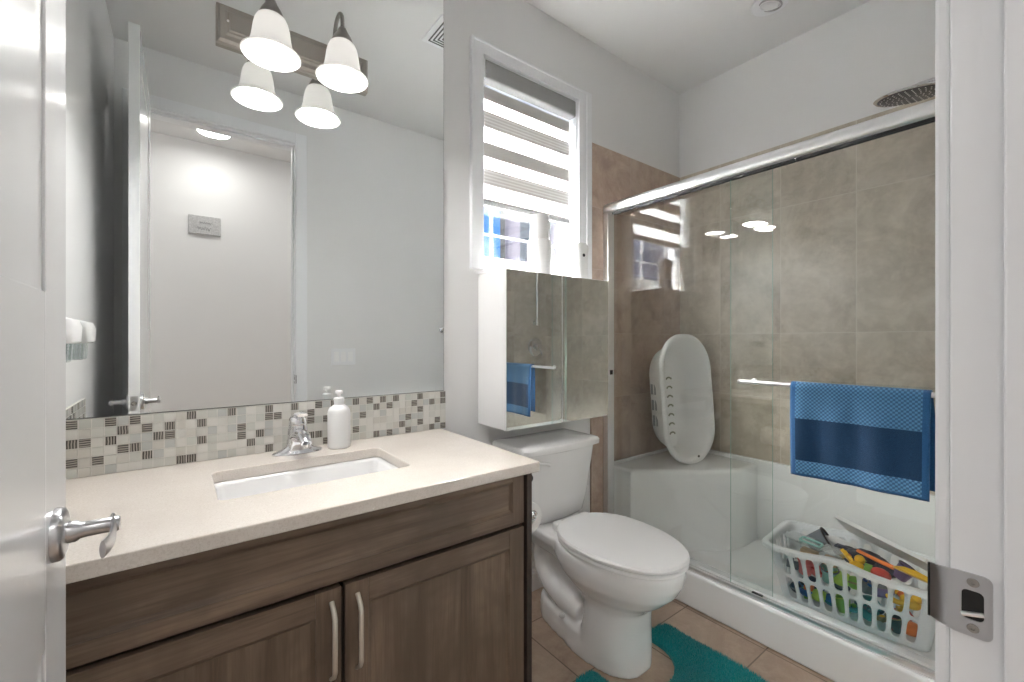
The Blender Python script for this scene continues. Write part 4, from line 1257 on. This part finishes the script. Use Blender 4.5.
high = [('toy_brick', toy_brick('grey', 'white'), 'grey toy brick at the left end of the basket'),
        ('toy_cup', toy_cup('pink', 'pink'), 'pink toy cup, leftmost of the two pink toys'),
        ('toy_ball', toy_ball('pink', 'red', .024), 'pink ball banded in red behind the upper slots'),
        ('toy_cup', toy_cup('aqua', 'grey'), 'aqua toy cup under the clear container'),
        ('toy_fish', toy_fish('lime', 'orange'), 'lime toy fish with orange fin behind the upper slots'),
        ('toy_ball', toy_ball('green', 'khaki', .023), 'green ball in the middle upper slots'),
        ('toy_brick', toy_brick('grey', 'blue'), 'grey brick with blue studs behind the upper slots'),
        ('toy_boat', toy_boat('purple', 'grey'), 'purple toy boat behind the upper slots'),
        ('toy_ring', toy_ring('yellow', 'orange'), 'yellow toy ring with orange bead behind the upper slots'),
        ('toy_duck', toy_duck('yellow', 'orange'), 'yellow toy duck behind the upper rightmost slot')]
rnd = random.Random(11)
for i, (nm, pr, lb) in enumerate(low):
    put_toy(nm, pr, -.068, ys[i], .056, (rnd.uniform(-.3, .3), rnd.uniform(-.3, .3), rnd.uniform(-.5, .5)), lb, s_=.98)
for i, (nm, pr, lb) in enumerate(high):
    put_toy(nm, pr, -.094, ys[i], .165, (rnd.uniform(-.4, .4), rnd.uniform(-.4, .4), rnd.uniform(-.5, .5)), lb, s_=1.03)
# filling in the middle so that the heap carries the top layer
mid = [('toy_ball', toy_ball('navy', 'blue', .040), 0, .14, .05, 'large navy ball deep in the basket'), ('toy_cup', toy_cup('grey', 'navy'), .01, .04, .06, 'grey cup with navy rim deep in the basket'),
       ('toy_ball', toy_ball('teal', 'navy', .040), .0, -.05, .05, 'large teal ball deep in the basket'), ('toy_boat', toy_boat('red', 'yellow'), .0, -.14, .06, 'red toy boat with yellow cabin deep in the basket')]
for nm, pr, x, y, z, lb in mid: put_toy(nm, pr, x, y, z, (0, 0, rnd.uniform(-1, 1)), lb, s_=1.0)

def top_toys():
    # clear lidded box with snack shapes
    p = bpt(-.062, .115, .222)
    r = empty('clear_storage_box', p, 0, 'clear plastic box with aqua rim on top of the toys', 'storage box', 'toys in the laundry basket'); r.rotation_euler = (.12, .10, BA)
    b = MB(); ou = rrect(-.052, .052, -.095, .095, .015, 4)
    b.loft([[(x*s_, y*s_, z) for x, y in ou] for s_, z in ((.86, -.030), (.90, -.027), (1, .026), (1.04, .028), (1.04, .031))], cap1=False)
    b.build('box', M['clear'], r)
    l = MB(); l.loft([[(x*1.06, y*1.05, z) for x, y in ou] for z in (.030, .036)]); l.build('lid', M['clear'], r)
    rr = MB(); q = rrect(-.040, .016, -.022, .048, .010, 4); rr.tube([(x, y, .039) for x, y in q]+[(q[0][0], q[0][1], .039)], .0035, 8); rr.build('rim', TM['aqua'], r, label='aqua rim')
    s2 = MB(); s2.box(-.034, .010, -.016, .042, -.022, .006, .006); s2.box(-.034, .015, -.082, -.034, -.022, .010, .008); s2.build('contents', TM['skin'], r)
    # grey toy bucket tipped at the left with black rim
    put_toy('toy_bucket', [('bucket', MB().lathe([(.030, -.040), (.034, -.038), (.044, .036), (.041, .036), (.031, -.034), (.002, -.035)], seg=28, cap1=True), 'grey'), ('rim', MB().torus((0, 0, .037), .043, .004), 'black')],
            .055, .125, .225, (.95, .3, .1), 'dark grey toy bucket with black rim at the left of the basket')
    # white tube-like cloth behind
    b = MB(); b.tube([(-.0, .07, 0), (.01, .02, .008), (.0, -.03, .002), (-.01, -.08, -.01)], [.022, .028, .028, .022], 14)
    put_toy('rolled_cloth', [('cloth', b, 'white')], .085, .06, .215, (0, 0, 0), 'pale rolled cloth behind the toy bucket', 'cloth')
    # navy crumpled cloth
    b = MB(); b.ball((0, 0, 0), .045, 1.1, 1.7, .75, seg=28); b.ball((.01, .06, .006), .034, 1, 1.3, .7); b.ball((-.01, -.062, -.006), .036, 1.1, 1.3, .7)
    def cr(o):
        s_ = o.modifiers.new('r', 'REMESH'); s_.mode = 'VOXEL'; s_.voxel_size = .004; s_.use_smooth_shade = True
        tx = bpy.data.textures.new('crumple', 'CLOUDS'); tx.noise_scale = .03
        d = o.modifiers.new('d', 'DISPLACE'); d.texture = tx; d.strength = .018
    p = bpt(.02, -.03, .218); o = b.build('crumpled_cloth', TM['navy2'], mods=cr, smooth='all', label='navy crumpled cloth in the middle of the basket top', cat='cloth', group='toys in the laundry basket'); o.location = p
    # yellow toys
    put_toy('toy_star', toy_star('yellow', 'orange'), -.065, .005, .245, (.9, .5, .3), 'yellow star on top of the basket next to the clear box')
    put_toy('toy_duck', toy_duck('yellow', 'green'), -.085, -.025, .228, (.2, .2, 1.2), 'yellow toy duck on top of the basket')
    put_toy('toy_fish', toy_fish('red', 'green'), -.080, -.095, .222, (.2, .1, .4), 'red toy fish with green fin on top of the basket', s_=.9)
    # yellow shovel lying along the right
    sv = MB(); sv.tube([(0, .115, .004), (0, .05, .0), (0, 0, 0)], [.006, .007, .008], 12); hd = MB()
    rings = []
    for y, w_, d in ((0, .010, .004), (-.02, .028, .010), (-.05, .033, .012), (-.085, .026, .010), (-.10, .012, .004)):
        rings.append([(-w_, y, d), (0, y, 0-.2*d), (w_, y, d), (w_*.95, y, d+.003), (0, y, .003), (-w_*.95, y, d+.003)])
    hd.loft(rings)
    put_toy('toy_shovel', [('handle', sv, 'orange'), ('scoop', hd, 'yellow')], -.070, -.130, .255, (0.10, .15, -.15), 'yellow toy shovel with orange handle at the right of the basket')
    put_toy('toy_cup', toy_cup('purple', 'navy'), -.01, -.150, .225, (.5, .2, 0), 'purple toy cup beside the yellow shovel')
    # white flat lid leaning across the back
    b = MB(); b.box(-.075, .075, -.150, .150, -.003, .003, .002); b.box(-.075, -.070, -.150, .150, -.003, .011, .001); b.box(.070, .075, -.150, .150, -.003, .011, .001); b.box(-.075, .075, .145, .150, -.003, .011, .001); b.box(-.075, .075, -.15, -.145, -.003, .011, .001)
    put_toy('box_lid', [('lid', b, 'white')], .045, -.085, .288, (.20, .60, -.12), 'white flat box lid leaning across the back of the basket', 'lid')
TM['navy2'] = fabric_mat('navy blue cloth', (.035, .05, .085), (.015, .022, .04), 300)
top_toys()

# ------------------------------------------------------------------ shower head, column and valve (valve wall)
def shower_fittings():
    yv = YD+TT+.001
    r = empty('shower_column', (2.235, yv, 1.29), label='chrome rain shower head on a slim wall column', cat='shower head')
    L = Vector(r.location)
    def bd(mb, name, mat, parent=None, **k):
        o = mb.build(name, mat, parent or r, **k)
        if parent is None: o.matrix_parent_inverse = T(-L)
        return o
    c = MB(); x = 2.235
    c.tube([(x, yv+.035, 1.29), (x, yv+.035, 2.08), (x, yv+.042, 2.115), (x, yv+.075, 2.130), (x-.01, yv+.18, 2.130), (x-.02, .375, 2.130), (x-.02, .395, 2.128), (x-.02, .40, 2.118)], .0105, 14)
    for z in (1.31, 1.95): c.tube([(x, yv, z), (x, yv+.035, z)], .012, 12); c.lathe([(.022, 0), (.022, .005), (.012, .008)], (x, yv, z), 20, mat=RX(-PI/2))
    bd(c, 'column', M['chrome'])
    h = MB(); h.lathe([(.016, 2.128), (.018, 2.118), (.060, 2.114), (.108, 2.108), (.112, 2.103), (.108, 2.099)], (x-.02, .400, 0), 44, cap1=True)
    hm = T((x-.02, .400, 2.115)) @ Matrix.Rotation(math.radians(-9), 4, Vector((-.5, .86, 0))) @ T((-(x-.02), -.400, -2.115))
    bmesh.ops.transform(h.bm, matrix=hm, verts=h.bm.verts)
    hd = bd(h, 'shower_head', M['chrome'])
    n_ = MB(); n_.lathe([(.101, 2.0995), (.098, 2.0970), (.001, 2.0970)], (x-.02, .400, 0), 44)
    for q in range(1, 6):
        for i in range(6*q):
            a = 2*PI*i/(6*q); n_.lathe([(.0026, 2.0972), (.0018, 2.0950)], (x-.02+q*.018*math.cos(a), .400+q*.018*math.sin(a), 0), 6, mi=1)
    bmesh.ops.transform(n_.bm, matrix=hm, verts=n_.bm.verts)
    n_.build('spray_face', [P('dark spray face', (.10, .10, .11), .4), M['alum']], hd)
    v = empty('shower_valve', (2.243, yv, 1.118), label='round chrome shower valve on the tiles, seen in the cabinet mirror', cat='shower valve')
    p = MB(); p.lathe([(.072, 0), (.072, .004), (.066, .009), (.040, .013), (.030, .016)], seg=40, mat=RX(-PI/2)); p.build('escutcheon', M['chrome'], v)
    k = MB(); k.lathe([(.026, .014), (.026, .045), (.022, .052), (.004, .053)], seg=30, mat=RX(-PI/2)); k.tube([(0, .045, 0), (.02, .050, -.035), (.028, .054, -.060)], [.009, .007, .006], 12); k.build('lever', M['chrome'], v)
    k = empty('robe_hook', (1.626, YD+.0005, 1.252), label='round chrome robe knob on the doorway wall, at the mirror edge', cat='hook')
    MB().lathe([(.020, 0), (.020, .004), (.009, .008), (.008, .026), (.018, .030), (.020, .036), (.015, .041), (.002, .042)], seg=28, mat=RX(-PI/2)).build('knob', M['chrome'], k)
shower_fittings()

# ------------------------------------------------------------------ ceiling items
def ceiling_items():
    r = empty('recessed_downlight', (2.187, .888, ZC), label='unlit round recessed gimbal downlight above the shower', cat='ceiling lamp')
    MB().lathe([(.040, 0), (.040, -.004), (.076, -.006), (.080, -.003), (.080, 0)], seg=40, cap0=False, cap1=False).build('trim_ring', M['trim'], r)
    g = MB(); g.torus((0, 0, -.010), .047, .004, mat=RX(.25)); g.build('gimbal', P('grey gimbal', (.40, .40, .40), .35), r)
    MB().lathe([(.002, -.008), (.036, -.012), (.042, -.006), (.042, -.001)], seg=32, mat=RX(.25)).build('lens', M['lens'], r)
    v = empty('exhaust_vent', (1.13, 1.145, ZC), label='square white exhaust grille on the ceiling, seen in the mirror corner', cat='vent')
    b = MB(); h = .13
    b.box(-h, h, -.11, .11, -.010, -.0005, .003); b.build('frame', M['trim'], v)
    for i in range(5):
        s_ = MB(); a = .104-.018*i; c = .086-.016*i
        for (x0, x1, y0, y1) in ((-a, a, -c, -c+.007), (-a, a, c-.007, c), (-a, -a+.007, -c, c), (a-.007, a, -c, c)): s_.box(x0, x1, y0, y1, -.0125, -.0105)
        s_.build('slot_shade', P('vent shadow slot', (.12, .12, .12), .7) if True else None, v, smooth=0)  # dark strips on the grille: shade of its slots put into the colour
    for lx, lab in ((.195, 'lit round white dome lamp on the hall ceiling, seen in the mirror'), (-1.35, 'added unseen dome lamp on the hall ceiling, left of the doorway'), (1.75, 'added unseen dome lamp on the hall ceiling, right of the doorway')): hall_lamp(lx, lab)  # outer two lamps are added out of view to even the hall light
def hall_lamp(lx, lab):
    l = empty('hall_ceiling_lamp', (lx, -.78, ZC), label=lab, cat='ceiling lamp')
    MB().lathe([(.100, 0), (.100, -.010), (.092, -.012)], seg=40, cap0=False, cap1=False).build('base', M['trim'], l)
    MB().lathe([(.092, -.010), (.090, -.020), (.074, -.034), (.042, -.044), (.004, -.048)], seg=40).build('dome', M['dome'], l)
    ld = bpy.data.lights.new('hall lamp', 'AREA'); ld.shape = 'DISK'; ld.size = .20; ld.energy = HALL_W if abs(lx) < 1 else HALL_W*2.2; ld.color = (1, .975, .94)
    lo = bpy.data.objects.new('hall_lamp_light', ld); COL.objects.link(lo); lo.location = (lx, -.72, ZC-.055)
HALL_W = 1.0
ceiling_items()

# ------------------------------------------------------------------ hall sign, switches, wall dispenser (mirror only)
def small_things():
    r = empty('hall_sign', (.156, HY0+.0005, 2.084), label='small grey textured sign on the hall wall, seen in the mirror', cat='sign')
    m, n, b = new_mat('grey glitter board'); v = coords(n)
    n.links.new(ramp(n, noise(n, v, 140, 3), [(.35, (.42, .42, .42)), (.7, (.60, .60, .60))]), b.inputs['Base Color'])
    MB().box(-.105, .105, 0, .018, -.072, .072, .002).build('board', m, r)
    w_ = MB(); d = P('darker lettering', (.33, .33, .33), .7)
    rn = random.Random(2)
    # two soft unreadable script lines, as in the photo
    for (z, xa, xb, a) in ((.018, -.035, .045, .006), (-.028, -.05, .04, .011)):
        pts = []
        for i in range(40):
            t = i/39; pts.append((xa+(xb-xa)*t, .0185, z+a*math.sin(t*34)+.3*a*math.sin(t*13)))
        w_.tube(pts, .0022, 5)
    w_.build('lettering', d, r)
    s_ = empty('light_switch', (.881, YD+.0005, 1.060), label='white three-gang light switch plate beside the doorway, seen in the mirror', cat='light switch')
    MB().box(-.080, .080, 0, .006, -.056, .056, .003).build('plate', M['trim'], s_)
    for i in (-1, 0, 1):
        k = MB(); k.box(-.016, .016, .005, .010, -.033, .033, .002, mat=T((i*.046, 0, 0)) @ RX(.05*(1 if i else -1))); k.build('rocker', M['plastic'], s_)
    d = empty('wall_dispenser', (XL+.0005, 1.455, 1.17), label='white rounded wall dispenser with clear cups, seen at the mirror left edge', cat='dispenser')
    b = MB(); b.loft([[(x, y, z) for x, y in rrect(0, hx, -.055, .055, .022, 5)] for hx, z in ((.076, -.010), (.082, -.006), (.084, .030), (.078, .046), (.055, .054))]); b.build('housing', M['plastic'], d)
    for y in (-.026, .026):
        MB().lathe([(.018, -.055), (.021, -.052), (.024, -.010)], (.045, y, 0), 24, cap1=False).build('cup', M['clear'], d)
small_things()
